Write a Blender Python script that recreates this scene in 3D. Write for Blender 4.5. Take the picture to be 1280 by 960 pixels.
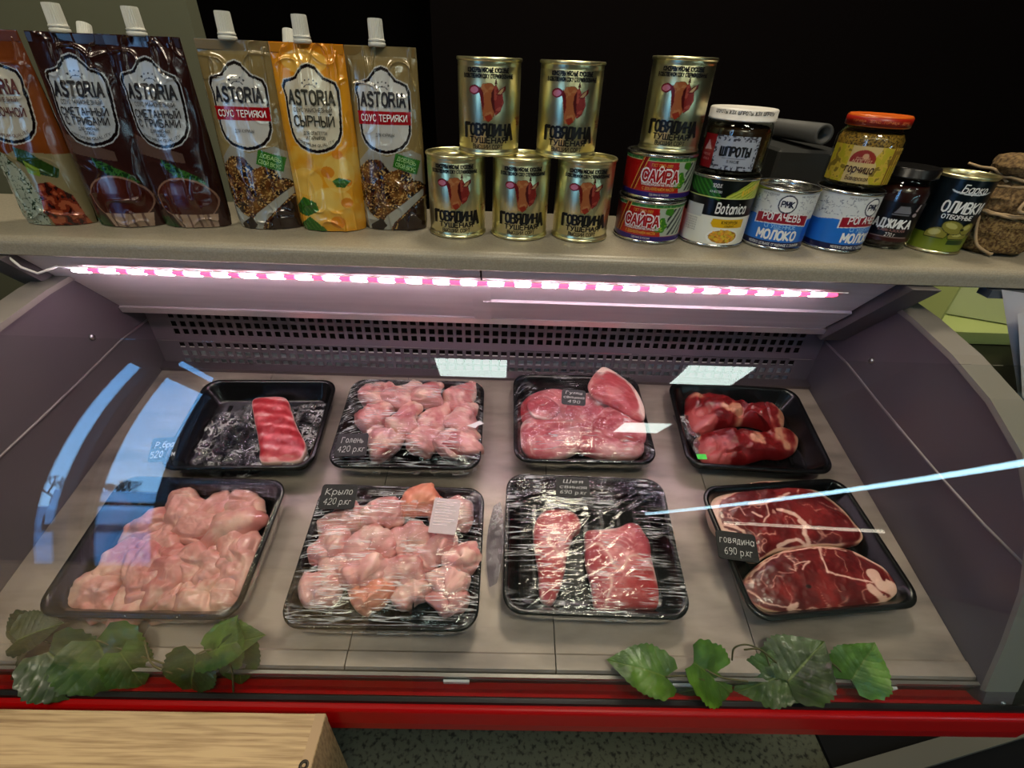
import bpy, math, random
import numpy as np
from mathutils import Vector, Matrix

for o in list(bpy.data.objects): bpy.data.objects.remove(o)
SC = bpy.context.scene
COL = SC.collection
R = math.radians

# ------------------------------------------------------------------ camera
CAM = np.array([0.0, 0.0, 1.403]); FPX = 595.0
def _n(v): return v / np.linalg.norm(v)
_x = _n(np.array([29400, 851, FPX])); _v = np.array([-37.2, 870, FPX]); _v = _n(_v - _x * (_v @ _x)); _y = np.cross(_v, _x)
_d = np.array([6.05, -625, FPX]); _d = _n(_d - _x * (_d @ _x)); _nd = np.cross(_x, _d)
if _nd[1] < 0: _nd = -_nd
if _y[2] < 0: _y = -_y
MW = np.array([_x, _y, -_v])                        # world axes, rows, in camera axes (x right, y down, z ahead)
MD = np.array([_x, _d, -_nd])                       # axes of the sloping deck of the case (12 degrees)
CAMD = np.array([0.0, 0.0, 1.485])                  # the camera in the deck's own frame (deck surface at .88)
DROT = MW @ MD.T
D2W = Matrix([list(DROT[i]) + [float((CAM - DROT @ CAMD)[i])] for i in range(3)] + [[0, 0, 0, 1]])
def dw(y, z):
    q = DROT @ (np.array([0, y, z]) - CAMD) + CAM; return (q[1], q[2])
cd = bpy.data.cameras.new('camera'); cam = bpy.data.objects.new('camera', cd); COL.objects.link(cam)
cd.sensor_width = 36; cd.lens = FPX * 36 / 1280; cd.clip_start = 0.02; cd.clip_end = 200
rm = np.column_stack([MW[:, 0], -MW[:, 1], -MW[:, 2]])
cam.matrix_world = Matrix([list(rm[0]) + [0], list(rm[1]) + [0], list(rm[2]) + [CAM[2]], [0, 0, 0, 1]])
SC.camera = cam

def at(px, py, v, ax=2):
    "the world point seen at a pixel on a real plane of the place (z = v, or y = v with ax=1)"
    d = MW @ np.array([(px - 640) / FPX, (py - 480) / FPX, 1.0])
    return CAM + d * ((v - CAM[ax]) / d[ax])

def dk(px, py, z):
    "the point seen at a pixel on a plane parallel to the sloping deck, in the deck's frame"
    d = MD @ np.array([(px - 640) / FPX, (py - 480) / FPX, 1.0])
    return CAMD + d * ((z - CAMD[2]) / d[2])

# ------------------------------------------------------------------ sky, lights, exposure
SC.view_settings.view_transform = 'Standard'; SC.view_settings.look = 'None'
SC.view_settings.gamma = 1; SC.view_settings.exposure = 0.0
SC.cycles.max_bounces = 12; SC.cycles.transparent_max_bounces = 32; SC.cycles.diffuse_bounces = 3
SC.cycles.caustics_reflective = False; SC.cycles.caustics_refractive = False
SC.cycles.sample_clamp_indirect = 4.0
W = bpy.data.worlds.new('sky'); SC.world = W; W.use_nodes = True
nt = W.node_tree; bg = nt.nodes['Background']
tc = nt.nodes.new('ShaderNodeTexCoord'); sp = nt.nodes.new('ShaderNodeSeparateXYZ'); cr = nt.nodes.new('ShaderNodeValToRGB')
nt.links.new(tc.outputs['Generated'], sp.inputs[0]); nt.links.new(sp.outputs['Z'], cr.inputs[0]); nt.links.new(cr.outputs[0], bg.inputs[0])
cr.color_ramp.elements[0].position = 0.0; cr.color_ramp.elements[0].color = (0.24, 0.50, 0.86, 1)
cr.color_ramp.elements[1].position = 0.55; cr.color_ramp.elements[1].color = (0.10, 0.33, 0.74, 1)
SKY = 9.5
bg.inputs[1].default_value = SKY

def light(name, kind, loc, target, energy, color, size=0.3, size_y=None, spot=None):
    l = bpy.data.lights.new(name, kind); l.energy = energy; l.color = color
    if kind == 'AREA':
        l.size = size
        if size_y: l.shape = 'RECTANGLE'; l.size_y = size_y
    else: l.shadow_soft_size = size
    if spot: l.spot_size = R(spot); l.spot_blend = 0.6
    o = bpy.data.objects.new(name, l); COL.objects.link(o); o.location = loc
    o.rotation_euler = (Vector(target) - Vector(loc)).to_track_quat('-Z', 'Y').to_euler()
    return o
light('seller_side_lamp', 'AREA', (0.25, 1.2, 2.95), (0.2, 0.4, 0.9), 23, (1.0, 0.87, 0.66), 0.42)
light('front_fill_light', 'AREA', (0.45, -0.5, 2.9), (0.1, 0.6, 1.1), 18, (1.0, 0.89, 0.70), 0.35)  # unseen warm fill lamp, added to light the label fronts
light('front_fill_light', 'AREA', (-1.0, -0.3, 2.9), (-0.45, 0.7, 1.2), 11, (1.0, 0.88, 0.68), 0.35)  # second unseen fill, added to brighten the pouches at left

# ------------------------------------------------------------------ materials
def s2l(c):
    c = np.asarray(c, float)
    return np.where(c <= 0.04045, c / 12.92, ((c + 0.055) / 1.055) ** 2.4)
def sc4(c): return tuple(s2l(c[:3])) + (1.0,)
MATS = {}
def mat(name, col=(0.5, 0.5, 0.5), rough=0.5, metal=0.0, vcol=False, noise=None, bump=None, spec=0.5, sss=0.0, emit=None, coat=0.0, alpha_mix=None, trans=0.0, ior=1.45):
    if name in MATS: return MATS[name]
    m = bpy.data.materials.new(name); m.use_nodes = True; n = m.node_tree; p = n.nodes['Principled BSDF']
    p.inputs['Base Color'].default_value = sc4(col); p.inputs['Roughness'].default_value = rough; p.inputs['Metallic'].default_value = metal
    p.inputs['Specular IOR Level'].default_value = spec; p.inputs['IOR'].default_value = ior
    if coat: p.inputs['Coat Weight'].default_value = coat; p.inputs['Coat Roughness'].default_value = 0.12
    if sss: p.inputs['Subsurface Weight'].default_value = sss; p.inputs['Subsurface Radius'].default_value = (0.01, 0.004, 0.003); p.inputs['Subsurface Scale'].default_value = 0.6
    if trans: p.inputs['Transmission Weight'].default_value = trans
    src = None
    if vcol:
        a = n.nodes.new('ShaderNodeAttribute'); a.attribute_name = 'Col'; src = a.outputs['Color']
        n.links.new(src, p.inputs['Base Color'])
    if noise:                                       # (scale xyz, colour 2, low, high[, detail])
        t = n.nodes.new('ShaderNodeTexCoord'); mp = n.nodes.new('ShaderNodeMapping'); no = n.nodes.new('ShaderNodeTexNoise')
        mp.inputs['Scale'].default_value = noise[0]; no.inputs['Scale'].default_value = 1.0; no.inputs['Detail'].default_value = noise[4] if len(noise) > 4 else 5
        n.links.new(t.outputs['Object'], mp.inputs[0]); n.links.new(mp.outputs[0], no.inputs['Vector'])
        mr = n.nodes.new('ShaderNodeMapRange'); mr.inputs[1].default_value = noise[2]; mr.inputs[2].default_value = noise[3]
        n.links.new(no.outputs[0], mr.inputs[0])
        mx = n.nodes.new('ShaderNodeMix'); mx.data_type = 'RGBA'; n.links.new(mr.outputs[0], mx.inputs[0])
        mx.inputs[6].default_value = sc4(col); mx.inputs[7].default_value = sc4(noise[1])
        if src: n.links.new(src, mx.inputs[6])
        n.links.new(mx.outputs[2], p.inputs['Base Color'])
    if bump:                                        # (scale xyz, strength, distance)
        t = n.nodes.new('ShaderNodeTexCoord'); mp = n.nodes.new('ShaderNodeMapping'); no = n.nodes.new('ShaderNodeTexNoise')
        mp.inputs['Scale'].default_value = bump[0]; no.inputs['Scale'].default_value = 1.0; no.inputs['Detail'].default_value = 4
        n.links.new(t.outputs['Object'], mp.inputs[0]); n.links.new(mp.outputs[0], no.inputs['Vector'])
        bp = n.nodes.new('ShaderNodeBump'); bp.inputs['Strength'].default_value = bump[1]; bp.inputs['Distance'].default_value = bump[2]
        n.links.new(no.outputs[0], bp.inputs['Height']); n.links.new(bp.outputs[0], p.inputs['Normal'])
    if emit: p.inputs['Emission Color'].default_value = sc4(emit[0]); p.inputs['Emission Strength'].default_value = emit[1]
    MATS[name] = m; return m

def clear(name, tint=(1, 1, 1), rough=0.0, ior=1.5, bump=None, streak=None, floor=0.0):
    "thin clear sheet: straight-through light plus Fresnel gloss, optional crinkle"
    if name in MATS: return MATS[name]
    m = bpy.data.materials.new(name); m.use_nodes = True; n = m.node_tree; n.nodes.clear()
    out = n.nodes.new('ShaderNodeOutputMaterial'); tr = n.nodes.new('ShaderNodeBsdfTransparent'); gl = n.nodes.new('ShaderNodeBsdfGlossy')
    mx = n.nodes.new('ShaderNodeMixShader'); ge = n.nodes.new('ShaderNodeNewGeometry')
    def mth(op, a, b=None):
        q = n.nodes.new('ShaderNodeMath'); q.operation = op
        for i, v in enumerate((a, b)):
            if v is None: continue
            if isinstance(v, (int, float)): q.inputs[i].default_value = v
            else: n.links.new(v, q.inputs[i])
        return q.outputs[0]
    dp = n.nodes.new('ShaderNodeVectorMath'); dp.operation = 'DOT_PRODUCT'; n.links.new(ge.outputs['Incoming'], dp.inputs[0]); n.links.new(ge.outputs['Normal'], dp.inputs[1])
    f0 = ((ior - 1) / (ior + 1)) ** 2
    fres = mth('ADD', mth('MULTIPLY', mth('POWER', mth('SUBTRACT', 1.0, mth('ABSOLUTE', dp.outputs['Value'])), 5.0), 1 - f0), f0)
    tr.inputs[0].default_value = sc4(tint); gl.inputs['Roughness'].default_value = rough; gl.inputs['Color'].default_value = (1, 1, 1, 1)
    n.links.new(tr.outputs[0], mx.inputs[1]); n.links.new(gl.outputs[0], mx.inputs[2]); n.links.new(mx.outputs[0], out.inputs[0])
    fac = fres
    if bump:
        t = n.nodes.new('ShaderNodeTexCoord'); mp = n.nodes.new('ShaderNodeMapping'); no = n.nodes.new('ShaderNodeTexNoise')
        mp.inputs['Scale'].default_value = bump[0]; mp.inputs['Rotation'].default_value = (0, 0, bump[3] if len(bump) > 3 else 0)
        no.inputs['Scale'].default_value = 1.0; no.inputs['Detail'].default_value = 3
        n.links.new(t.outputs['Object'], mp.inputs[0]); n.links.new(mp.outputs[0], no.inputs['Vector'])
        bp = n.nodes.new('ShaderNodeBump'); bp.inputs['Strength'].default_value = bump[1]; bp.inputs['Distance'].default_value = bump[2]
        n.links.new(no.outputs[0], bp.inputs['Height'])
        n.links.new(bp.outputs[0], gl.inputs['Normal']); n.links.new(bp.outputs[0], dp.inputs[1])
        if streak:                                  # white colour painted in for lamp glints along the creases: (ridge width, patch threshold, amount)
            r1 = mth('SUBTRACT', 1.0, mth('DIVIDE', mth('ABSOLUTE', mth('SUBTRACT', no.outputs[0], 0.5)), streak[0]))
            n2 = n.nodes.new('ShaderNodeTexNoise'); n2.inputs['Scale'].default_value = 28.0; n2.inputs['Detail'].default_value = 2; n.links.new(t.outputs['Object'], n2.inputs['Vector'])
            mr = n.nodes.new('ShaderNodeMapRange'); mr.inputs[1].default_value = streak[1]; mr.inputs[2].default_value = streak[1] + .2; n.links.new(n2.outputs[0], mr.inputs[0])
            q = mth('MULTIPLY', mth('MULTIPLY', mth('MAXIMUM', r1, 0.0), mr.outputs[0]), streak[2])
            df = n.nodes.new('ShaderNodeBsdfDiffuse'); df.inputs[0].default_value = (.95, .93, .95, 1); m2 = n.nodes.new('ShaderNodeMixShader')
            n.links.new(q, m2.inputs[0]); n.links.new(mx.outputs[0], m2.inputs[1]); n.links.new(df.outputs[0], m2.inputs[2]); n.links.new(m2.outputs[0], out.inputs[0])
    n.links.new(fac, mx.inputs[0])
    if floor:                                       # a milky sheet scatters a share of the light
        df = n.nodes.new('ShaderNodeBsdfDiffuse'); df.inputs[0].default_value = (.9, .84, .87, 1); m2 = n.nodes.new('ShaderNodeMixShader'); m2.inputs[0].default_value = floor
        n.links.new(mx.outputs[0], m2.inputs[1]); n.links.new(df.outputs[0], m2.inputs[2]); n.links.new(m2.outputs[0], out.inputs[0])
    MATS[name] = m; return m

# ------------------------------------------------------------------ object helpers
def tag(o, label=None, cat=None, group=None, kind=None):
    if label: o['label'] = label
    if cat: o['category'] = cat
    if group: o['group'] = group
    if kind: o['kind'] = kind
    return o
def empty(name, loc=(0, 0, 0), rz=0, label=None, cat=None, group=None, rot=None):
    o = bpy.data.objects.new(name, None); COL.objects.link(o); o.location = loc
    o.rotation_euler = rot if rot else (0, 0, rz); o.empty_display_size = 0.02
    return tag(o, label, cat, group)
def link(name, me, parent=None, loc=None):
    o = bpy.data.objects.new(name, me); COL.objects.link(o)
    if parent: o.parent = parent
    if loc is not None: o.location = loc
    return o
def mesh(name, V, F, m, parent=None, smooth=False, col=None, loc=None):
    me = bpy.data.meshes.new(name); V = np.asarray(V, float)
    me.from_pydata(V.tolist(), [], [list(map(int, f)) for f in F] if not isinstance(F, np.ndarray) else F.tolist())
    me.materials.append(m if not isinstance(m, str) else MATS[m])
    if smooth: me.polygons.foreach_set('use_smooth', np.ones(len(me.polygons), bool))
    if col is not None:
        a = me.color_attributes.new('Col', 'FLOAT_COLOR', 'POINT'); c = np.ones((len(V), 4)); c[:, :3] = s2l(np.clip(col, 0, 1)); a.data.foreach_set('color', c.ravel())
    me.update()
    return link(name, me, parent, loc)
class MB:
    def __init__(s): s.V = []; s.F = []
    def add(s, V, F):
        k = len(s.V); s.V += [tuple(v) for v in V]; s.F += [[i + k for i in f] for f in F]; return s
    def box(s, x0, x1, y0, y1, z0, z1):
        return s.add([(x, y, z) for z in (z0, z1) for y in (y0, y1) for x in (x0, x1)],
                     [(0, 2, 3, 1), (4, 5, 7, 6), (0, 1, 5, 4), (2, 6, 7, 3), (0, 4, 6, 2), (1, 3, 7, 5)])
    def bbox(s, x0, x1, y0, y1, z0, z1, r=0.002):
        "box with chamfered edges"
        V = []; F = []
        X = (x0, x1); Y = (y0, y1); Z = (z0, z1)
        idx = {}
        for i in (0, 1):
            for j in (0, 1):
                for k in (0, 1):
                    sx, sy, sz = (1 - 2 * i) * r, (1 - 2 * j) * r, (1 - 2 * k) * r
                    for ax in range(3):
                        v = [X[i], Y[j], Z[k]]
                        for a2, d in ((0, sx), (1, sy), (2, sz)):
                            if a2 != ax: v[a2] += d
                        idx[(i, j, k, ax)] = len(V); V.append(tuple(v))
        # with vertex ax: lies on the face normal to ax
        def q(l): F.append([idx[t] for t in l])
        for i in (0, 1):
            q([(i, 0, 0, 0), (i, 1, 0, 0), (i, 1, 1, 0), (i, 0, 1, 0)][::1 if i else -1])
            q([(0, i, 0, 1), (1, i, 0, 1), (1, i, 1, 1), (0, i, 1, 1)][::-1 if i else 1])
            q([(0, 0, i, 2), (1, 0, i, 2), (1, 1, i, 2), (0, 1, i, 2)][::1 if i else -1])
        for i in (0, 1):
            for j in (0, 1):
                q([(i, j, 0, 0), (i, j, 1, 0), (i, j, 1, 1), (i, j, 0, 1)])
                q([(i, 0, j, 0), (i, 1, j, 0), (i, 1, j, 2), (i, 0, j, 2)])
                q([(0, i, j, 1), (1, i, j, 1), (1, i, j, 2), (0, i, j, 2)])
                for k in (0, 1): q([(i, j, k, 0), (i, j, k, 1), (i, j, k, 2)])
        return s.add(V, F)
    def prism(s, pts, x0, x1, ax=0):
        "polygon of (y,z) pushed along x (ax=0), or (x,z) along y (ax=1), or (x,y) along z (ax=2)"
        n = len(pts); V = []
        for x in (x0, x1):
            for p in pts:
                V.append((x, p[0], p[1]) if ax == 0 else (p[0], x, p[1]) if ax == 1 else (p[0], p[1], x))
        return s.add(V, [list(range(n))[::-1], list(range(n, 2 * n))] + [(i, (i + 1) % n, n + (i + 1) % n, n + i) for i in range(n)])
    def tube(s, P, r, n=8, cap=True):
        V, F = tube(P, r, n, cap); return s.add(V, F)
    def build(s, name, m, parent=None, smooth=False, loc=None, fix=True):
        o = mesh(name, s.V, s.F, m, parent, smooth, None, loc)
        if fix:
            import bmesh
            bm = bmesh.new(); bm.from_mesh(o.data); bmesh.ops.recalc_face_normals(bm, faces=bm.faces); bm.to_mesh(o.data); bm.free()
        return o
def box(name, x0, x1, y0, y1, z0, z1, m, parent=None, r=0.0):
    b = MB(); (b.bbox(x0, x1, y0, y1, z0, z1, r) if r else b.box(x0, x1, y0, y1, z0, z1)); return b.build(name, m, parent)
def tube(P, r, n=8, cap=True):
    P = np.asarray(P, float); k = len(P); rr = np.full(k, r) if np.isscalar(r) else np.asarray(r, float)
    T = np.gradient(P, axis=0); T /= np.linalg.norm(T, axis=1)[:, None] + 1e-12
    u = np.cross(T[0], (0, 0, 1)); 
    if np.linalg.norm(u) < 1e-3: u = np.cross(T[0], (1, 0, 0))
    V = []; a = np.linspace(0, 2 * np.pi, n, endpoint=False)
    for i in range(k):
        u = u - T[i] * (u @ T[i]); u /= np.linalg.norm(u); w = np.cross(T[i], u)
        V += [P[i] + rr[i] * (math.cos(t) * u + math.sin(t) * w) for t in a]
    F = [(i * n + j, i * n + (j + 1) % n, (i + 1) * n + (j + 1) % n, (i + 1) * n + j) for i in range(k - 1) for j in range(n)]
    if cap: F += [list(range(n))[::-1], list(range((k - 1) * n, k * n))]
    return V, F
def grid(nu, nv, closed=False):
    i, j = np.meshgrid(np.arange(nu if closed else nu - 1), np.arange(nv - 1), indexing='ij'); i2 = (i + 1) % nu
    return np.stack([i * nv + j, i2 * nv + j, i2 * nv + j + 1, i * nv + j + 1], -1).reshape(-1, 4)
def lathe(name, prof, m, parent=None, n=64, smooth=True, loc=None, col=None):
    "profile of (r, z), turned about z; a sharp corner is written as a doubled point"
    a = np.linspace(0, 2 * np.pi, n, endpoint=False); pr = np.array(prof, float)
    V = np.stack([np.outer(np.cos(a), pr[:, 0]), np.outer(np.sin(a), pr[:, 0]), np.tile(pr[:, 1], (n, 1))], -1).reshape(-1, 3)
    F = grid(n, len(pr), True)
    seg = np.linalg.norm(np.diff(pr, axis=0), axis=1) < 1e-7
    F = F.reshape(n, len(pr) - 1, 4)[:, ~seg].reshape(-1, 4)
    return mesh(name, V, F, m, parent, smooth, col, loc)

# ------------------------------------------------------------------ noise (numpy value noise)
def vn(P, seed=0):
    P = np.asarray(P, float); i = np.floor(P).astype(np.int64); f = P - i; f = f * f * (3 - 2 * f); r = 0
    for dx in (0, 1):
        for dy in (0, 1):
            for dz in (0, 1):
                h = ((i[..., 0] + dx) * 374761393 + (i[..., 1] + dy) * 668265263 + (i[..., 2] + dz) * 2147483647 + seed * 974634777) & 0xffffffff
                h = ((h ^ (h >> 13)) * 1274126177) & 0xffffffff; h = (h ^ (h >> 16)) / 4294967295.0
                w = (f[..., 0] if dx else 1 - f[..., 0]) * (f[..., 1] if dy else 1 - f[..., 1]) * (f[..., 2] if dz else 1 - f[..., 2])
                r = r + h * w
    return r * 2 - 1
def fbm(P, scale, seed=0, o=4):
    P = np.asarray(P, float) * scale; r = 0; a = 1; t = 0
    for k in range(o): r = r + a * vn(P * 2 ** k + 17.3 * k, seed + k); t += a; a *= .5
    return r / t
def mixc(a, b, t): return np.asarray(a) * (1 - t[..., None]) + np.asarray(b) * t[..., None]
def ss(x, a, b):
    t = np.clip((x - a) / (b - a), 0, 1); return t * t * (3 - 2 * t)

# ------------------------------------------------------------------ painting prints on dense surfaces (2-D, millimetres)
class Paint:
    def __init__(s, X, Y, base): s.X = X; s.Y = Y; s.C = np.zeros(X.shape + (3,)) + np.asarray(base, float); s.P3 = np.stack([X, Y, 0 * X], -1)
    def fill(s, m, c):
        m = np.asarray(m, float); s.C = s.C * (1 - m[..., None]) + np.asarray(c, float) * m[..., None]; return s
    def poly(s, pts):
        ins = np.zeros(s.X.shape, bool); n = len(pts)
        for i in range(n):
            x1, y1 = pts[i]; x2, y2 = pts[(i + 1) % n]
            if y1 == y2: continue
            c = ((y1 > s.Y) != (y2 > s.Y)) & (s.X < (x2 - x1) * (s.Y - y1) / (y2 - y1) + x1); ins ^= c
        return ins
    def ell(s, cx, cy, rx, ry, a=0):
        dx = s.X - cx; dy = s.Y - cy; c, q = math.cos(a), math.sin(a)
        return ((dx * c + dy * q) / rx) ** 2 + ((-dx * q + dy * c) / ry) ** 2 < 1
    def rect(s, x0, x1, y0, y1): return (s.X > x0) & (s.X < x1) & (s.Y > y0) & (s.Y < y1)
    def n(s, sc, seed=0, o=3): return fbm(s.P3, sc, seed, o)

# ------------------------------------------------------------------ a stroke alphabet (4 wide, 6 high)
G = {
'A': '0,0 2,6 4,0;.8,2.2 3.2,2.2', 'Б': '3.6,6 0,6 0,0 2.6,0 3.8,.8 3.8,2.6 2.6,3.4 0,3.4', 'B': '0,0 0,6 2.5,6 3.5,5.3 3.5,3.9 2.5,3.2 0,3.2;2.5,3.2 3.8,2.4 3.8,.8 2.6,0 0,0',
'Г': '0,0 0,6 3.4,6', 'Д': '-.3,-1 -.3,0 4.3,0 4.3,-1;.6,0 1.2,6 3.6,6 3.6,0', 'E': '3.6,6 0,6 0,0 3.7,0;0,3.1 3,3.1', 'Ж': '0,0 2.2,3 0,6;5,0 2.8,3 5,6;2.5,0 2.5,6',
'З': '0,5 1,6 2.8,6 3.6,5 3.6,4 2.6,3.2 1.2,3.2;2.6,3.2 3.8,2.3 3.8,1 2.8,0 1,0 0,1', 'И': '0,6 0,0 4,6 4,0', 'Й': '0,6 0,0 4,6 4,0;1.2,7.6 2,7 2.8,7.6', 'K': '0,0 0,6;3.8,6 0,2.9 4,0',
'Л': '-.2,0 .6,.4 1.2,6 3.8,6 3.8,0', 'M': '0,0 0,6 2.2,2 4.4,6 4.4,0', 'H': '0,0 0,6;4,0 4,6;0,3.1 4,3.1', 'O': '2,0 .6,.6 0,2 0,4 .6,5.4 2,6 3.4,5.4 4,4 4,2 3.4,.6 2,0',
'П': '0,0 0,6 3.8,6 3.8,0', 'P': '0,0 0,6 2.6,6 3.8,5.3 3.8,3.7 2.6,2.9 0,2.9', 'C': '3.8,1.2 3,.2 2,0 .6,.6 0,2 0,4 .6,5.4 2,6 3,5.8 3.8,4.8', 'T': '2,0 2,6;0,6 4,6',
'У': '0,6 2.1,2.2;4,6 1.6,.6 .6,0', 'X': '0,0 4,6;0,6 4,0', 'Ц': '0,6 0,0 4.3,0 4.3,-1.1;3.6,0 3.6,6', 'Ч': '0,6 0,3.6 .8,2.8 3.6,3;3.6,6 3.6,0', 'Ш': '0,6 0,0 5,0 5,6;2.5,0 2.5,6', 'Щ': '0,6 0,0 5.6,0 5.6,-1;5,0 5,6;2.5,0 2.5,6',
'Ъ': '0,6 1,6 1,0 3,0 4,.8 4,2.2 3,3.1 1,3.1', 'Ы': '0,6 0,0 2,0 3,.8 3,2.2 2,3.1 0,3.1;4.4,0 4.4,6', 'Ь': '0,6 0,0 2.4,0 3.6,.8 3.6,2.2 2.4,3.1 0,3.1', 'Ю': '0,0 0,6;0,3 1.4,3;3.2,0 2,.8 1.4,3 2,5.2 3.2,6 4.4,5.2 5,3 4.4,.8 3.2,0',
'Я': '0,0 1.8,2.9;3.8,0 3.8,6 1.2,6 0,5.3 0,3.7 1.2,2.9 3.8,2.9', 'Э': '0,5 1,6 2.6,6 3.8,4.6 3.8,1.4 2.6,0 1,0 0,1;1.2,3 3.8,3', 'Ф': '2,-.3 2,6.3;2,1 .6,1.4 0,3 .6,4.6 2,5 3.4,4.6 4,3 3.4,1.4 2,1',
'S': '3.7,5 2.8,6 1.2,6 .2,5 .4,3.7 3.5,2.4 3.8,1.2 2.8,0 1.2,0 .1,1', 'R': '0,0 0,6 2.6,6 3.8,5.3 3.8,3.8 2.6,3 0,3;2.2,3 4,0', 'I': '.6,0 .6,6', 'N': '0,0 0,6 4,0 4,6', 'U': '0,6 0,1.4 1,0 3,0 4,1.4 4,6', 'Q': '2,0 .6,.6 0,2 0,4 .6,5.4 2,6 3.4,5.4 4,4 4,2 3.4,.6 2,0;2.4,1.4 4,-.4', 'L': '0,6 0,0 3.4,0', 'Y': '0,6 2,3 4,6;2,3 2,0', 'F': '0,0 0,6 3.6,6;0,3 3,3',
'0': '2,0 .6,.8 .2,3 .6,5.2 2,6 3.2,5.2 3.6,3 3.2,.8 2,0', '1': '.4,4.8 1.8,6 1.8,0', '2': '.2,4.8 1,6 2.6,6 3.5,5 3.4,3.8 0,0 3.8,0', '3': '0,5.4 1,6 2.6,6 3.5,5 3.3,3.8 1.6,3.2 3.4,2.6 3.7,1.2 2.6,0 1,0 0,.8', '4': '2.8,0 2.8,6 0,2 3.8,2', '5': '3.4,6 .4,6 .2,3.4 2.4,3.6 3.6,2.2 3.4,.8 2.2,0 .2,.4', '6': '3.2,5.8 1.4,5 .2,2.6 .6,.6 2,0 3.4,.8 3.4,2.4 2.2,3.2 .4,2.4', '7': '0,6 3.6,6 1.4,0', '8': '2,3.2 .5,4 .5,5.4 2,6 3.4,5.4 3.4,4 2,3.2 .2,2.2 .4,.6 2,0 3.6,.6 3.7,2.2 2,3.2', '9': '3.4,3.6 2,2.8 .4,3.6 .4,5.2 2,6 3.4,5.2 3.4,2.6 2.4,.4 .8,0',
'-': '.4,3 2.8,3', '.': '.3,0 .3,.3', '%': '0,0 4,6;.6,4.4 1.4,5.6;2.6,.6 3.4,1.6', '/': '0,-.4 2.6,6.2', ':': '.4,1 .4,1.3;.4,4 .4,4.3',
'а': '3.2,4 3.2,0;3.2,3 2,4.1 .8,3.8 0,2.6 0,1.2 .8,.1 2,0 3.2,1.1', 'е': '.1,2.1 3.4,2.1 3.2,3.4 2,4.1 .8,3.7 0,2.4 .2,.9 1.2,0 2.4,0 3.3,.7', 'р': '0,-2 0,4;0,3 1.2,4.1 2.4,3.9 3.3,2.8 3.3,1.3 2.4,.1 1.2,0 0,1', 'у': '0,4 1.8,.6;3.4,4 1.2,-1.4 .2,-1.9', 'б': '3.2,6 .8,5.2 0,3 .2,.8 1.6,0 3.2,.8 3.3,2.6 2,3.6 .2,2.6', 'с': '3.2,.7 2.2,0 1,.1 0,1.4 0,2.7 1,4 2.2,4.1 3.2,3.3',
't': '1.2,5.6 1.2,.8 2,0 2.8,.2;.1,4 2.6,4', 'n': '0,0 0,4;0,2.8 1.2,4 2.4,4 3.1,3 3.1,0', 'i': '.5,0 .5,4;.5,5.3 .5,5.7', 'ш': '0,4 0,0 4,0 4,4;2,0 2,4', 'ф': '2,-2 2,6;2,0 .4,.8 .4,3.2 2,4 3.6,3.2 3.6,.8 2,0', 'в': '0,0 0,4 2,4 2.8,3.3 2,2.2 0,2.2;2,2.2 3.2,1.2 2.2,0 0,0'}
for a, b2 in zip('АВЕКМНОРСТХ', 'ABEKMHOPCTX'): G[a] = G[b2]
for a, b2 in zip('aoceр', 'аосер'):
    if b2 in G: G[a] = G[b2]
def text(s, h=6.0, w=0.9, width=None, slant=0.0, serif=0.0, seed=None, cond=1.0, gap=1.5, arc=0.0):
    "stroke text centred on 0,0: list of quads (4x2 points); h height, w stroke width as a share of 1/6 height"
    rnd = random.Random(seed); x = 0.0; polys = []; k = h / 6
    for ch in s:
        if ch == ' ': x += 3.0 * cond; continue
        sc_ = 1.0; g = G.get(ch)
        if g is None: g = G.get(ch.upper(), '0,0 3,0'); sc_ = 0.68
        dy = rnd.uniform(-.35, .35) if seed is not None else 0; wd = 0
        for st in g.split(';'):
            pts = [tuple(map(float, q.split(','))) for q in st.split()]
            pts = [(px * sc_ * cond, py * sc_ + dy) for px, py in pts]; wd = max(wd, max(p[0] for p in pts))
            if seed is not None: pts = [(a + rnd.uniform(-.2, .2), b3 + rnd.uniform(-.25, .25)) for a, b3 in pts]
            polys.append([(a + x, b3) for a, b3 in pts])
        x += wd + gap * cond
    tot = x - gap * cond; out = []
    def quad(p, q, hw, ex=0.0):
        dx, dy = q[0] - p[0], q[1] - p[1]; L = math.hypot(dx, dy) or 1e-6; ux, uy = dx / L, dy / L
        p = (p[0] - ux * ex, p[1] - uy * ex); q = (q[0] + ux * ex, q[1] + uy * ex)
        nx, ny = -uy * hw, ux * hw
        out.append([(p[0] + nx, p[1] + ny), (p[0] - nx, p[1] - ny), (q[0] - nx, q[1] - ny), (q[0] + nx, q[1] + ny)])
    for pl in polys:
        for i in range(len(pl) - 1): quad(pl[i], pl[i + 1], w * .5, w * .22)
        if serif:
            for e in (pl[0], pl[-1]):
                if abs(e[1]) < .01 or abs(e[1] - 6) < .01: quad((e[0] - serif, e[1]), (e[0] + serif, e[1]), .22)
    o = np.array(out); o[..., 0] -= tot / 2; o[..., 0] += slant * o[..., 1]; o[..., 1] -= 3; o *= k
    if width: o[..., 0] *= width / (tot * k)
    if arc: o[..., 1] -= arc * (o[..., 0] / (tot * k / 2)) ** 2
    return o
def lettering(items, fn, m, parent, name='lettering'):
    "items: list of (quads, x, y) placed in mm on a surface fn(X, Y) -> points; one mesh"
    for q, x, y in items:                           # every line of writing is a part of its own
        q = (q + np.array([x, y])).reshape(-1, 2); P = fn(q[:, 0], q[:, 1])
        o = mesh(name, P, [(4 * i, 4 * i + 1, 4 * i + 2, 4 * i + 3) for i in range(len(q) // 4)], m, parent)
    return o
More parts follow.
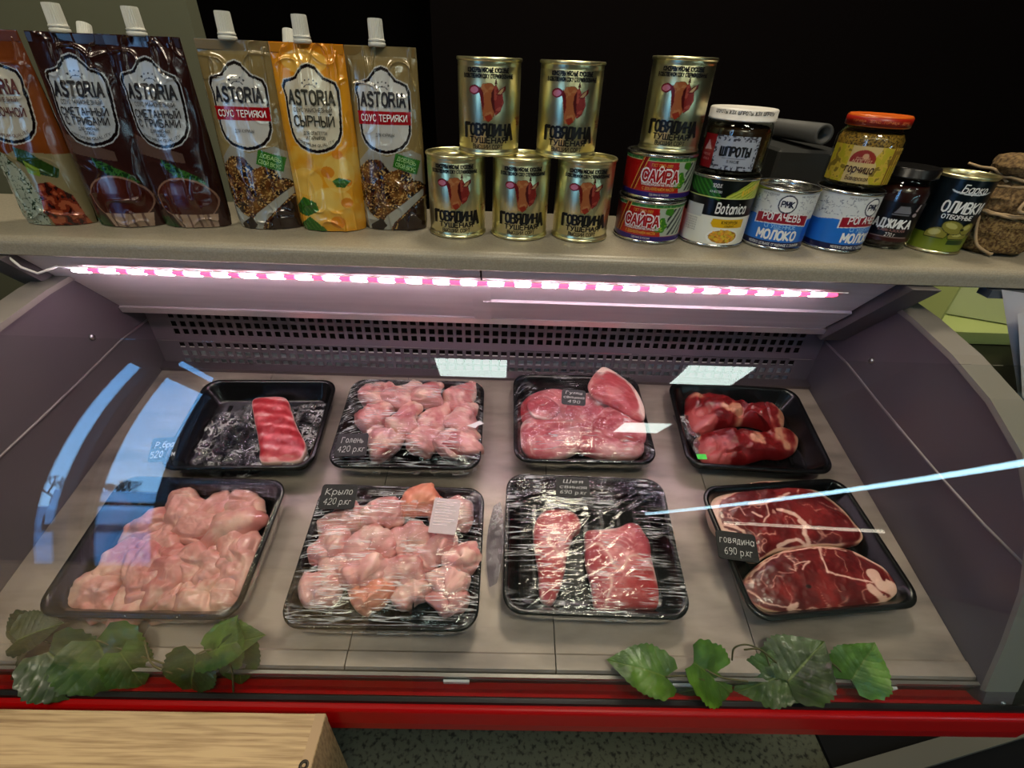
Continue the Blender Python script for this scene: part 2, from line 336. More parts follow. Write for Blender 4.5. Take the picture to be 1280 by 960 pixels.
def cyl(r, ang0=0.0, z0=0.0, off=0.0004):
    "label surface on a can: x mm along the front, y mm up"
    def fn(x, y):
        a = np.asarray(x) / 1000 / r + ang0 - np.pi / 2
        return np.stack([(r + off) * np.cos(a), (r + off) * np.sin(a), z0 + np.asarray(y) / 1000], -1)
    return fn
def copy_tree(o, parent=None):
    c = o.copy(); COL.objects.link(c); c.parent = parent
    for ch in [x for x in o.children]: copy_tree(ch, c)
    return c
def ink(name, c, rough=0.4, metal=0.0): return mat('print_' + name, c, rough, metal)

LEDP = 46.0
# ================================================================== THE ROOM
def struct(o): o['kind'] = 'structure'; return o
m_floor = mat('speckled_stone', (0.40, 0.41, 0.33), 0.55, noise=((85, 85, 85), (0.15, 0.16, 0.12), 0.50, 0.66, 5))
m_dark = mat('dark_wall', (0.022, 0.017, 0.016), 0.95, spec=.1)
m_wall = mat('grey_green_wall', (0.42, 0.43, 0.35), 0.9)
m_black = mat('black', (0.02, 0.02, 0.022), 0.6)
XL, XR, YB, YF, ZC = -1.78, 3.0, -5.6, 2.3, 3.05
struct(box('floor', XL - .1, XR, YB, YF, -0.05, 0, m_floor))
struct(box('ceiling', XL - .1, XR, YB, YF, ZC, ZC + .05, mat('ceiling_paint', (0.22, 0.21, 0.2), 0.9)))
struct(box('wall_back', XL - .1, XR, YF, YF + .05, 0, ZC, m_dark))
struct(box('wall_front', XL - .1, XR, YB - .05, YB, 0, ZC, m_dark))
struct(box('wall_right', XR, XR + .05, YB, YF, 0, ZC, m_dark))
# left wall facing the street: narrow side light, glazed door, transom
b = MB()
yA0, yA1, yB0, yB1, zb, zt = -1.36, -1.17, -1.95, -1.455, 0.24, 2.30
ys = [YB, yB0, yB1, yA0, yA1, YF]
def lw(y0, y1, z0, z1): b.box(XL - .1, XL, y0, y1, z0, z1)
lw(YB, yB0, 0, ZC); lw(yB1, yA0, 0, ZC); lw(yA1, YF, 0, ZC)
lw(yB0, yB1, 0, zb); lw(yB0, yB1, zt, 2.39); lw(yB0, yB1, 2.53, ZC)
lw(yA0, yA1, 0, .1); lw(yA0, yA1, 2.28, ZC)
struct(b.build('wall_left', mat('door_wall_paint', (0.14, 0.12, 0.12), 0.8)))
m_frame = mat('dark_door_frame', (0.10, 0.09, 0.09), 0.35); m_alu = mat('aluminium', (0.75, 0.75, 0.76), 0.3, 1.0)
for k, (y0, y1, z0, z1) in enumerate(((yA0, yA1, .1, 2.28), (yB0, yB1, zb, zt), (yB0, yB1, 2.39, 2.53))):
    f = MB(); w_ = .012
    for q in ((y0, y0 + w_, z0, z1), (y1 - w_, y1, z0, z1), (y0, y1, z0, z0 + w_), (y0, y1, z1 - w_, z1)): f.box(XL - .06, XL - .03, *q)
    fo = struct(f.build('window_%d' % (k + 1), m_frame))
    box('pane', XL - .048, XL - .042, y0 + w_, y1 - w_, z0 + w_, z1 - w_, clear('window_glass'), fo)
t = MB(); t.box(XL - .005, XL + .012, -1.398, -1.386, .1, 2.3); t.box(XL - .005, XL + .012, -1.424, -1.412, .1, 2.3)
struct(t.build('trim_1', m_alu))
struct(box('trim_2', XL - .005, XL + .02, yB0, yB1, 1.02, 1.06, m_frame))
# lit grey-green wall behind the left pouches, stopping short of the black doorway
struct(box('wall_left_back', -2.2, -0.78, 1.45, 1.5, 0, ZC, m_wall))
struct(box('wall_right_back', -0.24, XR, 1.75, 1.8, 0, ZC, mat('brown_wall', (0.03, 0.016, 0.016), 0.95, spec=.1)))

# street seen only as a reflection: snowy ground, bare trees, white van
box('snowy_ground', -60, XL - .1, -60, 20, -.25, -.15, mat('snow', (0.55, 0.60, 0.66), 0.9))
tag(bpy.data.objects['snowy_ground'], kind='structure')
m_bark = mat('bark', (0.10, 0.09, 0.09), 0.9)
rnd = random.Random(4)
def bare_tree(x, y, h, label):
    e = empty('bare_tree', (x, y, -.15), label=label, cat='tree', group='bare trees across the street'); T = MB(); Bq = MB()
    def br(p, d, l, r, k):
        q = p + d * l; (T if k == 0 else Bq).tube([p, (p + q) / 2 + np.array([rnd.uniform(-.04, .04) * l for _ in range(3)]), q], [r, r * .85, r * .7], 5, False)
        if k < 5:
            for _ in range(3 if k else 5):
                dd = d + np.array([rnd.uniform(-.7, .7), rnd.uniform(-.7, .7), rnd.uniform(-.1, .5)]); dd /= np.linalg.norm(dd); br(q - d * l * rnd.uniform(0, .3), dd, l * .72, r * .6, k + 1)
    br(np.zeros(3), np.array([0, 0, 1.0]), h * .28, h * .022, 0)
    T.build('trunk', m_bark, e, fix=False); tag(Bq.build('branches', m_bark, e, fix=False), kind='stuff')
for k, (x, y, h) in enumerate(((-16, -20, 4.4), (-13, -21, 3.8), (-20, -22, 5.2), (-10.5, -20, 3.6))): bare_tree(x, y, h, 'bare leafless tree across the street, mirrored in the curved glass')
v = empty('van', (-8.6, -10.2, -.15), R(50), 'white van parked in the street, mirrored low in the curved glass', 'van')
vb = MB(); vb.prism([(-2.2, .35), (2.2, .35), (2.25, .9), (1.5, 1.05), (1.0, 1.75), (-2.2, 1.8)], -.85, .85, 1); vb.build('van_body', mat('van_white', (0.85, 0.87, 0.9), 0.4), v)
for x in (-1.4, 1.45):
    for y in (-.8, .8):
        w_ = MB(); w_.tube([(x, y - .1, .33), (x, y + .1, .33)], .33, 20); w_.build('wheel', m_black, v)
box('van_window', -.2, 1.1, -.87, .87, 1.1, 1.5, mat('van_glass', (0.05, 0.06, 0.08), 0.1), v)

# ceiling lamps (seen mirrored in the glass)
m_lamp = mat('lamp_panel', (0.9, 0.95, 0.93), 0.5, emit=((0.93, 1.0, 0.97), 9.0))
def ceil_lamp(x0, x1, y0, y1, label):
    e = empty('ceiling_lamp', ((x0 + x1) / 2, (y0 + y1) / 2, ZC - .03), label=label, cat='lamp', group='flat panel lamps on the ceiling')
    hx, hy = (x1 - x0) / 2, (y1 - y0) / 2
    f = MB(); f.box(-hx - .015, hx + .015, -hy - .015, hy + .015, .0, .03); f.build('lamp_housing', m_alu, e)
    box('diffuser', -hx, hx, -hy, hy, -.004, 0.0, m_lamp, e)
def rl(pts): return pts
ceil_lamp(-.50, .03, -2.48, -2.05, 'flat white ceiling lamp mirrored above the second tray of the back row')
ceil_lamp(1.37, 1.87, -2.51, -2.04, 'flat white ceiling lamp mirrored above the shank tray')
ceil_lamp(1.40, 1.94, -4.80, -4.2, 'flat white ceiling lamp mirrored small over the pork tray')
# lit tube on the cabinet across the aisle
e = empty('fluorescent_tube', (0, 0, 0), label='long bluish white tube lamp across the aisle, streaked over the glass at right', cat='lamp')
A = np.array((1.85, -.70, 1.43)); Bp = np.array((1.85, -5.35, 1.10))
t = MB(); t.tube([A, A + (Bp - A) * .5, Bp], .017, 12); t.build('tube', mat('tube_glow', (0.7, 0.9, 1.0), 0.5, emit=((0.72, 0.92, 1.0), 16)), e, True)
for q, s in ((A, -1), (Bp, 1)): dd = (Bp - A) / np.linalg.norm(Bp - A); t = MB(); t.tube([q + s * dd * .0, q + s * dd * .05], .022, 12); t.build('end_cap', m_alu, e)

e = empty('display_light', (0, 0, 0), label='low warm white light bar across the aisle, mirrored faintly on the beef steaks', cat='lamp')
t = MB(); t.tube([(2.35, -2.2, .915), (2.35, -3.2, .925), (2.35, -4.3, .93)], .013, 10); t.build('light_bar', mat('bar_glow', (1, .95, .85), 0.5, emit=((1.0, 0.95, 0.86), 9)), e, True)
box('bar_bracket', 2.365, 2.40, -4.3, -2.2, .90, .95, m_frame, e)
# ================================================================== THE DISPLAY CASE
X0, X1, ZD, YD0, YD1 = -0.5936, 0.5490, 0.88, 0.1318, 0.602
case = empty('display_case', (0, .5, 0), label='refrigerated meat display case with curved glass front, lit strip and red bumper', cat='display case')
class CaseRoot: pass
CX0 = case.location
def cpart(o, par=None):
    o.parent = par or case; o.matrix_parent_inverse = Matrix() ; 
    if par is None: o.location = o.location - Vector((0, .5, 0))
    return o
m_shelf = mat('shelf_laminate', (0.60, 0.57, 0.50), 0.36, noise=((500, 500, 500), (0.55, 0.52, 0.455), 0.4, 0.6, 2), bump=((1300, 1300, 1300), 0.3, 0.0003))
def prismx(name, pts, x0, x1, m, par=None, smooth=False):
    b = MB(); b.prism(pts, x0, x1); return cpart(b.build(name, m, None, smooth), par)
# shelf with a rolled front edge
sh = [(.571 + .010 * (1 - math.cos(a)), 1.195 + .010 * math.sin(a)) for a in np.linspace(R(90), 0, 7)]
sh = [(.587, 1.205)] + [(.581 - .010 * math.sin(a), 1.195 + .010 * math.cos(a)) for a in np.linspace(0, R(90), 7)] + [(.571, 1.1835), (.574, 1.1815), (.765, 1.1815), (.765, 1.205)]
prismx('shelf', sh, -1.5, 1.2, m_shelf)
# canopy under the shelf carrying the light strip
m_can = mat('canopy_metal', (0.90, 0.86, 0.86), 0.45, noise=((3, 30, 30), (0.78, 0.74, 0.74), 0.35, 0.75, 4))
can_prof = [(.579, 1.1815), (.674, 1.068), (.674, 1.062), (.682, 1.056), (.70, 1.06), (.70, 1.1815)]
prismx('canopy_panel', can_prof, -.610, -.033, m_can)
can2 = [(.579, 1.1815), (.6335, 1.1165), (.6305, 1.1135), (.674, 1.066), (.674, 1.062), (.682, 1.056), (.70, 1.06), (.70, 1.1815)]
prismx('canopy_panel', can2, -.0305, .5065, m_can)
prismx('canopy_seam', [(.594, 1.1600), (.671, 1.0655), (.674, 1.064), (.69, 1.15)], -.046, -.020, m_can)
prismx('canopy_lip', [(.671, 1.066), (.674, 1.056), (.682, 1.052), (.686, 1.058), (.678, 1.068)], -.612, .512, mat('lip_metal', (0.80, 0.76, 0.74), 0.3, 0.6))
m_brk = mat('bracket_grey', (0.36, 0.34, 0.34), 0.5)
prismx('bracket', [(.560, 1.1810), (.676, 1.045), (.74, 1.045), (.74, 1.1810)], .5125, .5490, m_brk)
prismx('bracket', [(.560, 1.1810), (.676, 1.045), (.74, 1.045), (.74, 1.1810)], -.645, -.6125, m_brk)
# light strip: white and pink cells by turns
strip = cpart(box('light_strip', -.566, .446, -.0065, .0065, -.0012, 0, mat('strip_white', (0.9, 0.88, 0.92), 0.5)))
ang = math.atan2(-.1215, .102) + R(20)
strip.location = Vector((0, .5885 - .5 - .0055, 1.169 - .0046)); strip.rotation_euler = (ang, 0, 0)
mL = mat('led_pink', (1, .3, .5), 0.4, emit=((0.95, 0.28, 0.44), 3.0)); mLw = mat('led_white', (1, 1, 1), 0.4, emit=((1.0, 0.90, 0.975), LEDP)); mLd = mat('led_lens', (0.45, 0.12, 0.22), 0.3, emit=((0.6, 0.15, 0.3), .8))
def cell(hx, hy, h_, m):
    b = MB(); b.bbox(-hx, hx, -hy, hy, -h_, 0, .0012); o = b.build('led', m); me_ = o.data; bpy.data.objects.remove(o); return me_
me_p = cell(.0076, .0058, .0042, mL); me_w = cell(.0096, .0054, .0046, mLw)
lens = lathe('lens', [(0, -.0018), (.0022, -.0014), (.0036, 0)], mLd, None, 10); me_l = lens.data; bpy.data.objects.remove(lens)
for k in range(28):
    x = -.5209 + k * .03508
    o = link('led', me_p, strip, (x, 0, -.0012)); tag(o, 'pink cell of the light strip')
    if k < 27: tag(link('led', me_w, strip, (x + .0175, 0, -.0012)), 'white cell of the light strip')
tag(link('led', me_w, strip, (-.5385, 0, -.0012)), 'white cell of the light strip')
wr = MB(); wr.tube([(-.615, .574, 1.180), (-.606, .574, 1.166), (-.590, .575, 1.158), (-.566, .580, 1.166)], .0016, 6); cpart(wr.build('strip_cable', mat('cable_white', (0.9, 0.88, 0.88), 0.5), None, True))
# perforated air-return panel: real square holes
m_perf = mat('perforated_metal', (0.50, 0.45, 0.47), 0.40, 0.3)
pitch = .0154; hw = .0049; cx = -.022; nh = 70
xe = [X0]
for k in range(nh):
    c = cx + (k - (nh - 1) / 2) * pitch; xe += [c - hw, c + hw]
xe.append(X1); ze = [.934]
rows = [.9445, .960, .976, 1.002, 1.0165, 1.0325]
for z in rows: ze += [z - .0052, z + .0052]
ze.append(1.10); xe = np.array(xe); ze = np.array(ze)
V = [(x, yy, z) for yy in (.715, .717) for x in xe for z in ze]; F = []; nx, nz = len(xe), len(ze)
def vi(i, j, k=0): return k * nx * nz + i * nz + j
for i in range(nx - 1):
    for j in range(nz - 1):
        hole = i % 2 == 1 and j % 2 == 1
        if not hole: F += [(vi(i, j), vi(i + 1, j), vi(i + 1, j + 1), vi(i, j + 1)), (vi(i, j, 1), vi(i, j + 1, 1), vi(i + 1, j + 1, 1), vi(i + 1, j, 1))]
        else:
            for a, c in (((i, j), (i + 1, j)), ((i + 1, j), (i + 1, j + 1)), ((i + 1, j + 1), (i, j + 1)), ((i, j + 1), (i, j))): F.append((vi(*a), vi(*a, 1), vi(*c, 1), vi(*c)))
cpart(mesh('perforated_panel', V, F, m_perf))
cpart(box('duct_back', X0, X1, .76, .78, .9, 1.10, mat('duct_dark', (0.10, 0.05, 0.06), 0.6)))
cpart(box('duct_baffle', X0, X1, .722, .725, .9, .968, mat('duct_grey', (0.88, 0.86, 0.87), 0.5)))
def deckprism(name, pts, x0, x1, m): return prismx(name, [dw(*p) for p in pts], x0, x1, m)
deckprism('rear_rail', [(.584, ZD + .0005), (.601, ZD + .0005), (.601, ZD + .007), (.584, ZD + .007)], X0, X1, mat('rail_metal', (0.45, 0.41, 0.43), 0.3, 0.7))
# deck of five metal sheets
m_deck = mat('deck_sheet', (0.64, 0.585, 0.55), 0.38, 0.3, noise=((9, 28, 20), (0.44, 0.40, 0.385), 0.42, 0.75, 8), bump=((40, 40, 40), 0.12, 0.001))
dxs = [dk(p, 838, ZD)[0] for p in (430, 695)]; st_ = dxs[1] - dxs[0]
xs = [X0, dxs[0] - st_, dxs[0], dxs[1], dxs[1] + st_, X1]
for k in range(5):
    deckprism('deck_panel', [(YD0 + .0015, ZD - .0015), (YD0, ZD - .012), (YD0 + .004, ZD - .012), (YD0 + .006, ZD - .002), (YD1, ZD - .002), (YD1, ZD), (YD0 + .021, ZD), (YD0 + .019, ZD + .0016), (YD0 + .004, ZD + .0016)][::-1], xs[k] + .0006, xs[k + 1] - .0006, m_deck)
deckprism('deck_substrate', [(YD0 + .012, ZD - .03), (.60, ZD - .03), (.60, ZD - .004), (YD0 + .012, ZD - .004)], X0, X1, m_black)
deckprism('deck_trim', [(YD0 - .004, ZD - .010), (YD0 - .0005, ZD - .010), (YD0 - .0005, ZD + .0005), (YD0 - .004, ZD + .0005)], X0, X1, mat('trim_steel', (0.66, 0.64, 0.62), 0.28, 0.8))
deckprism('price_rail', [(YD0 - .0045, ZD - .028), (YD0 + .01, ZD - .028), (YD0 + .01, ZD - .0105), (YD0 - .0045, ZD - .0105)], X0, X1, mat('rail_black', (0.035, 0.03, 0.03), 0.4))
# profile of the front glass: a gentle bulge, steep at the foot
_p = np.array([.2325, .824]); _L = [_p.copy()]
while True:
    _e = math.degrees(math.atan2(CAM[2] - _p[1], _p[0]))
    if _e < 30.6: break
    _s = np.interp(_e, [30.5, 38.1, 47.6, 57.9, 68.3], [54.7, 59, 63.7, 70.9, 75.8]); _p = _p + .004 * np.array([math.cos(R(_s)), math.sin(R(_s))]); _L.append(_p.copy())
GP = np.array(_L); k_ = np.ones(9) / 9
_sm = np.stack([np.convolve(np.pad(GP[:, c], 4, mode='reflect', reflect_type='odd'), k_, 'valid') for c in (0, 1)], 1); GP = _sm
T = np.gradient(GP, axis=0); T /= np.linalg.norm(T, axis=1)[:, None]; Nn = np.stack([T[:, 1], -T[:, 0]], 1); th = .005
gx0, gx1 = -.645, .598; n = len(GP)
V = [(x, y, z) for x in (gx0, gx1) for (y, z) in np.vstack([GP, GP + Nn * th])]; F = []
for s in (0, n):
    for i in range(n - 1): F.append((s + i, s + i + 1, 2 * n + s + i + 1, 2 * n + s + i))
ns = len(F); V = V + V; F2 = []                   # the cut edges get vertices of their own, so the faces stay true
for j in (0, 2 * n): F2 += [(j + i, j + i + 1, j + n + i + 1, j + n + i) for i in range(n - 1)]
F2 += [(0, n, 3 * n, 2 * n), (n - 1, 2 * n - 1, 4 * n - 1, 3 * n - 1)]
F += [tuple(k + 4 * n for k in f) for f in F2]
gl = mesh('curved_glass', V, F, clear('case_glass', (0.985, 0.995, 0.99), ior=1.52))
import bmesh
bm = bmesh.new(); bm.from_mesh(gl.data); bmesh.ops.recalc_face_normals(bm, faces=bm.faces); bm.to_mesh(gl.data); bm.free()
gl.data.polygons.foreach_set('use_smooth', [i < ns for i in range(len(F))]); cpart(gl)
# end panels
m_end = mat('end_panel_plastic', (0.35, 0.32, 0.335), 0.32, coat=0.2)
arc = [(.2435, .838), (.262, .900), (.285, .965), (.322, 1.03), (.37, 1.078), (.43, 1.105), (.498, 1.122), (.575, 1.133), (.655, 1.138), (.70, 1.130), (.735, 1.105)]
poly_end = [(.745, .88), (.30, .78), (.2375, .78), (.2375, .822)] + arc
for nm, x0, x1, s in (('right', X1, X1 + .034, 1), ('left', X0 - .034, X0, -1)):
    e = prismx('end_panel', poly_end, x0, x1, m_end)
    inner = X1 if s > 0 else X0; outer = x1 if s > 0 else x0; d = -s * .0
    # pale edge band that follows the curve, and the moulded rib on the inside face
    A_ = np.array(arc); P_ = np.column_stack([np.full(len(A_), inner + s * .017), A_[:, 0], A_[:, 1] + .002]); P_[:, 1] -= .5
    t = MB()
    TT = np.gradient(A_, axis=0); TT /= np.linalg.norm(TT, axis=1)[:, None]; NN = np.stack([-TT[:, 1], TT[:, 0]], 1); NN *= np.sign(NN[:, 1:2] + 1e-9) 
    for i in range(len(A_) - 1):
        a0, a1 = A_[i] - NN[i] * .0, A_[i + 1]; b0, b1 = A_[i] - NN[i] * .004, A_[i + 1] - NN[i + 1] * .004
        xq0, xq1 = inner - s * .0035, outer
        t.add([(xq0, a0[0], a0[1] + .003), (xq1, a0[0], a0[1] + .003), (xq1, a1[0], a1[1] + .003), (xq0, a1[0], a1[1] + .003), (xq0, b0[0], b0[1]), (xq1, b0[0], b0[1]), (xq1, b1[0], b1[1]), (xq0, b1[0], b1[1])],
              [(0, 1, 2, 3), (4, 7, 6, 5), (0, 3, 7, 4), (1, 5, 6, 2), (0, 4, 5, 1), (3, 2, 6, 7)])
    o = t.build('edge_band', mat('edge_band_grey', (0.50, 0.48, 0.45), 0.3)); o.location = (0, -.5, 0); o.parent = e; o.location = (0, 0, 0)
    rib = [at(p[0], p[1], X1, 0) for p in ((1025, 420), (1060, 455), (1100, 505), (1140, 553), (1180, 600), (1230, 655), (1280, 705))]
    rib = np.array(rib); rib[:, 0] = inner - s * .0005
    t = MB(); t.tube(rib, .0016, 6); o = t.build('rib', mat('rib_grey', (0.50, 0.46, 0.46), 0.35), None, True); o.parent = e
    scp = at(1090, 451, X1, 0)
    for q in (scp, at(1003, 446, X1, 0)):
        t = MB(); t.tube([(inner, q[1], q[2]), (inner - s * .003, q[1], q[2])], .0042, 12); o = t.build('screw', m_alu, None, True); o.parent = e
# red front: inner ledge, gasket, bumper
m_red = mat('red_metal', (0.62, 0.02, 0.03), 0.33, 0.15, bump=((900, 900, 900), 0.35, 0.0004))
prismx('front_ledge', [(.2365, .8235), (.242, .8215), (.248, .8175), (.268, .8125), (.268, .78), (.232, .78), (.232, .8235)], X0 - .03, X1 + .022, m_red)
prismx('gasket', [(.2295, .8195), (.2305, .8268), (.2355, .8268), (.2385, .8225), (.2365, .8180)], -.645, .600, mat('gasket_rubber', (0.03, 0.028, 0.028), 0.5))
pb = [(.233, .8225)] + [(.2288 - .006 * math.sin(a), .8165 + .006 * math.cos(a)) for a in np.linspace(0, R(90), 6)] + [(.2215, .795), (.2225, .778), (.2265, .771), (.234, .769)]
prismx('bumper', pb, -.665, .603, mat('bumper_red', (0.66, 0.015, 0.03), 0.28))
prismx('bumper_underside', [(.2275, .7705), (.233, .762), (.262, .762), (.262, .7705)], -.66, .598, mat('brown_plastic', (0.20, 0.09, 0.06), 0.5))
prismx('case_body', [(.269, .76), (.269, .80), (.745, .86), (.745, .06), (.53, .06), (.45, .28), (.35, .57)], -.61, .585, mat('body_dark', (0.10, 0.10, 0.09), 0.6))
t = MB(); q = at(1252, 878, .824); t.tube([(q[0], q[1], .820), (q[0], q[1], .827)], .003, 10); cpart(t.build('ledge_screw', m_alu, None, True))
# price holders clipped on the rail
for x0, x1 in ((555, 587), (838, 866), (1098, 1112)):
    a = dk(x0, 846, ZD - .012); b2 = dk(x1, 846, ZD - .012)
    o = box('price_holder', a[0], b2[0], YD0 - .0075, YD0 - .005, ZD - .0175, ZD - .008, mat('white_plastic', (0.85, 0.84, 0.84), 0.4)); o.matrix_world = D2W.copy()
    tag(o, {555: 'small white price holder clipped to the deck edge at its middle', 838: 'small white price holder on the deck edge beside the lone vine leaf', 1098: 'tiny white price holder on the deck edge under the rightmost leaf'}[x0], 'price holder', 'price holders on the deck edge')

# ================================================================== THINGS AROUND THE CASE
m_ply = mat('plywood', (0.74, 0.64, 0.47), 0.62, noise=((14, 320, 80), (0.56, 0.46, 0.32), 0.42, 0.68, 8))
ec = at(408, 892, .84)
e = empty('plywood_box', (ec[0], ec[1], -.09), label='pale plywood box standing in front of the display case at left', cat='box')
box('top_board', -.9, 0, -.45, 0, .918, .93, m_ply, e, .0008)
box('side_board', -.014, -.001, -.45, -.0005, .35, .9175, m_ply, e)
box('edge_strip', -.0105, -.0005, -.45, -.0004, .9302, .9309, mat('ply_edge', (0.66, 0.56, 0.42), 0.7), e)
box('back_board', -.9, -.0145, -.016, -.0035, .35, .9175, m_ply, e)
q = at(380, 957, .84)
lathe('screw', [(0, 0.0002), (.0016, .0004), (.0017, .0012), (.0036, .0016), (.0046, .0012), (.005, 0)], mat('screw_steel', (0.25, 0.23, 0.2), 0.35, 0.9), e, 16, loc=(q[0] - ec[0], q[1] - ec[1], .93))
# floor: black mat and pale skirting strip at right
a = at(1022, 926, 0)
tag(box('floor_mat', a[0], 1.9, -.4, 1.7, .0, .012, mat('rubber_black', (0.015, 0.015, 0.015), 0.8)), 'black rubber mat on the floor right of the display case', 'mat')
p0 = at(1095, 962, .02); p1 = at(1285, 905, .02); dd = p1 - p0; nn = np.array([-dd[1], dd[0], 0]) / np.linalg.norm(dd) * .022
b = MB(); Q = [p0 - dd * .5 - nn, p1 + dd * .3 - nn, p1 + dd * .3 + nn, p0 - dd * .5 + nn]; b.add([(q[0], q[1], z) for z in (.0125, .03) for q in Q], [(3, 2, 1, 0), (4, 5, 6, 7), (0, 1, 5, 4), (1, 2, 6, 5), (2, 3, 7, 6), (3, 0, 4, 7)])
tag(b.build('threshold_strip', mat('pale_strip', (0.50, 0.48, 0.42), 0.5)), 'pale grey strip lying slanted across the black mat', 'strip')
# neighbouring black cabinet with a light green plastic crate on it
e = empty('cabinet', (.98, .92, 0), label='black cabinet standing behind the right end of the case', cat='cabinet')
box('cabinet_body', -.22, .55, -.12, .35, 0, .86, mat('cabinet_black', (0.07, 0.07, 0.065), 0.35), e, .004)
box('cabinet_top', -.23, .56, -.13, .36, .861, .885, mat('cabinet_dark_top', (0.12, 0.115, 0.10), 0.3), e, .003)
box('drawer_front', -.10, .40, -.135, -.121, .62, .83, mat('drawer_black', (0.04, 0.04, 0.045), 0.25), e, .003)
m_gr = mat('green_plastic', (0.74, 0.80, 0.50), 0.35, trans=0.0, sss=0.0)
cz = .886
pl = at(1150, 428, cz); pr_ = at(1268, 432, cz)
e = empty('plastic_crate', (pl[0] + .02, pl[1] + .0, cz), label='translucent pale green plastic crate on the black cabinet behind the case', cat='crate')
L = pr_[0] - pl[0] + .12
box('crate_base', 0, L, .0, .30, 0, .006, m_gr, e, .001); box('front_wall', 0, L, 0, .005, .006, .03, m_gr, e); box('back_wall', 0, L, .295, .30, .006, .2, m_gr, e); box('side_wall', 0, .005, .005, .295, .006, .17, m_gr, e)
b = MB(); b.add([(.09, .17, .01), (.30, .08, .01), (.36, .16, .20), (.12, .25, .20), (.09, .175, .01), (.30, .085, .01), (.36, .165, .20), (.12, .255, .20)], [(0, 1, 2, 3), (7, 6, 5, 4), (0, 4, 5, 1), (1, 5, 6, 2), (2, 6, 7, 3), (3, 7, 4, 0)])
o = b.build('divider_sheet', mat('green_grey_sheet', (0.60, 0.64, 0.44), 0.4), e)
t = MB(); t.tube([(.085, .165, .012), (.10, .20, .09), (.117, .246, .2)], .0035, 6); t.build('rim', mat('pale_rim', (0.85, 0.88, 0.65), 0.3), e)
t = MB(); t.tube([(.30, .075, .012), (.34, .12, .1), (.362, .155, .2)], .003, 6); t.build('rim', MATS['pale_rim'], e)
for p, q in (((.02, .10, .02), (.05, .14, .07)), ((.055, .06, .012), (.075, .09, .035))):
    t = MB(); t.tube([(e.location.x + 0 + p[0], p[1] + e.location.y, p[2] + cz), (e.location.x + q[0], q[1] + e.location.y, q[2] + cz)], .008, 10)
    o = t.build('bottle', mat('dark_olive', (0.20, 0.23, 0.12), 0.4), None, True); tag(o, 'small dark olive bottle leaning inside the green crate' if p[0] < .03 else 'shorter olive bottle lying at the front of the green crate', 'bottle')
# white sheet hanging from the shelf at the right edge
y_ = .566
P = [at(px, py, y_, 1) for px, py in ((1252, 362), (1330, 366), (1330, 520), (1274, 523))]
e = empty('paper_sheet', tuple(P[0]), label='white paper sheet hanging below the shelf at the far right', cat='paper')
nu, nv = 8, 12; V = []
for i in range(nu):
    for j in range(nv):
        u, v_ = i / (nu - 1), j / (nv - 1); top = P[0] * (1 - u) + P[1] * u; bt = P[3] * (1 - u) + P[2] * u; q = top * (1 - v_) + bt * v_; q = q + np.array([0, -.012 * math.sin(u * 2.5) - .006 * v_ * math.sin(v_ * 3), 0]); V.append(q - P[0])
mesh('sheet', V, grid(nu, nv), mat('white_paper', (0.86, 0.84, 0.84), 0.6), e, True)
P2 = [at(px, py, y_ - .02, 1) - P[0] for px, py in ((1272, 392), (1330, 380), (1330, 496), (1278, 497))]
mesh('inner_leaf', P2, [(0, 3, 2, 1)], mat('white_leaf', (0.85, 0.83, 0.83), 0.6), e)
q = at(1250, 355, y_, 1)
tag(box('hanging_rail', q[0] - .002, q[0] + .2, y_ + .002, y_ + .02, 1.170, 1.1805, mat('rail_blue_grey', (0.30, 0.32, 0.35), 0.4)), 'blue grey rail under the shelf that holds the paper sheet', 'rail')

# ================================================================== GOODS ON THE SHELF
ZS = 1.2055
def ring(p, cx, cy, r, w): d = np.hypot(p.X - cx, p.Y - cy); return np.abs(d - r) < w
def facing(x, y): return math.atan2(x, y)            # turn about z so that the front looks at the shopper
def wrap(name, r, y0, y1, z0, paintfn, m, parent, n=300, res=0.6, off=0.00025):
    "printed label all round a can; X = mm along the wrap, 0 in front, Y = mm up from the bottom"
    X = np.linspace(-math.pi * r * 1000, math.pi * r * 1000, n + 1)[:-1]; Y = np.arange(y0, y1 + res / 2, (y1 - y0) / max(2, round((y1 - y0) / res)))
    XX, YY = np.meshgrid(X, Y, indexing='ij'); p = Paint(XX, YY, (1, 1, 1)); paintfn(p)
    V = cyl(r, 0, z0, off)(XX, YY).reshape(-1, 3)
    return mesh(name, V, grid(n, len(Y), True), m, parent, True, p.C.reshape(-1, 3))
m_lab = mat('glossy_label', vcol=True, rough=0.28); m_labm = mat('matt_label', vcol=True, rough=0.5)
m_tin = mat('tinplate', (0.78, 0.78, 0.76), 0.22, 1.0); m_gold = mat('gold_tinplate', (0.93, 0.90, 0.70), 0.30, 1.0)
m_goldp = mat('printed_gold_tin', vcol=True, rough=0.22, metal=0.92)
blk = ink('black', (0.05, 0.04, 0.03)); wht = ink('white', (0.88, 0.88, 0.86))
def can_ends(H, r, m, parent, ring_pull=True):
    lathe('rim', [(r - .0005, 0.0), (r + .001, .0006), (r + .0014, .002), (r + .0008, .0034), (r, .004)], m, parent, 64)
    lathe('rim', [(r, H - .004), (r + .0012, H - .0032), (r + .0016, H - .0014), (r + .0008, H - .0002), (r - .0006, H), (r - .0016, H - .001), (r - .0022, H - .0045)], m, parent, 64)
    lathe('lid', [(0, H - .0042), (r * .35, H - .0042), (r * .36, H - .0036), (r * .7, H - .0036), (r * .72, H - .0044), (r - .004, H - .0044), (r - .002, H - .005)], m, parent, 64)
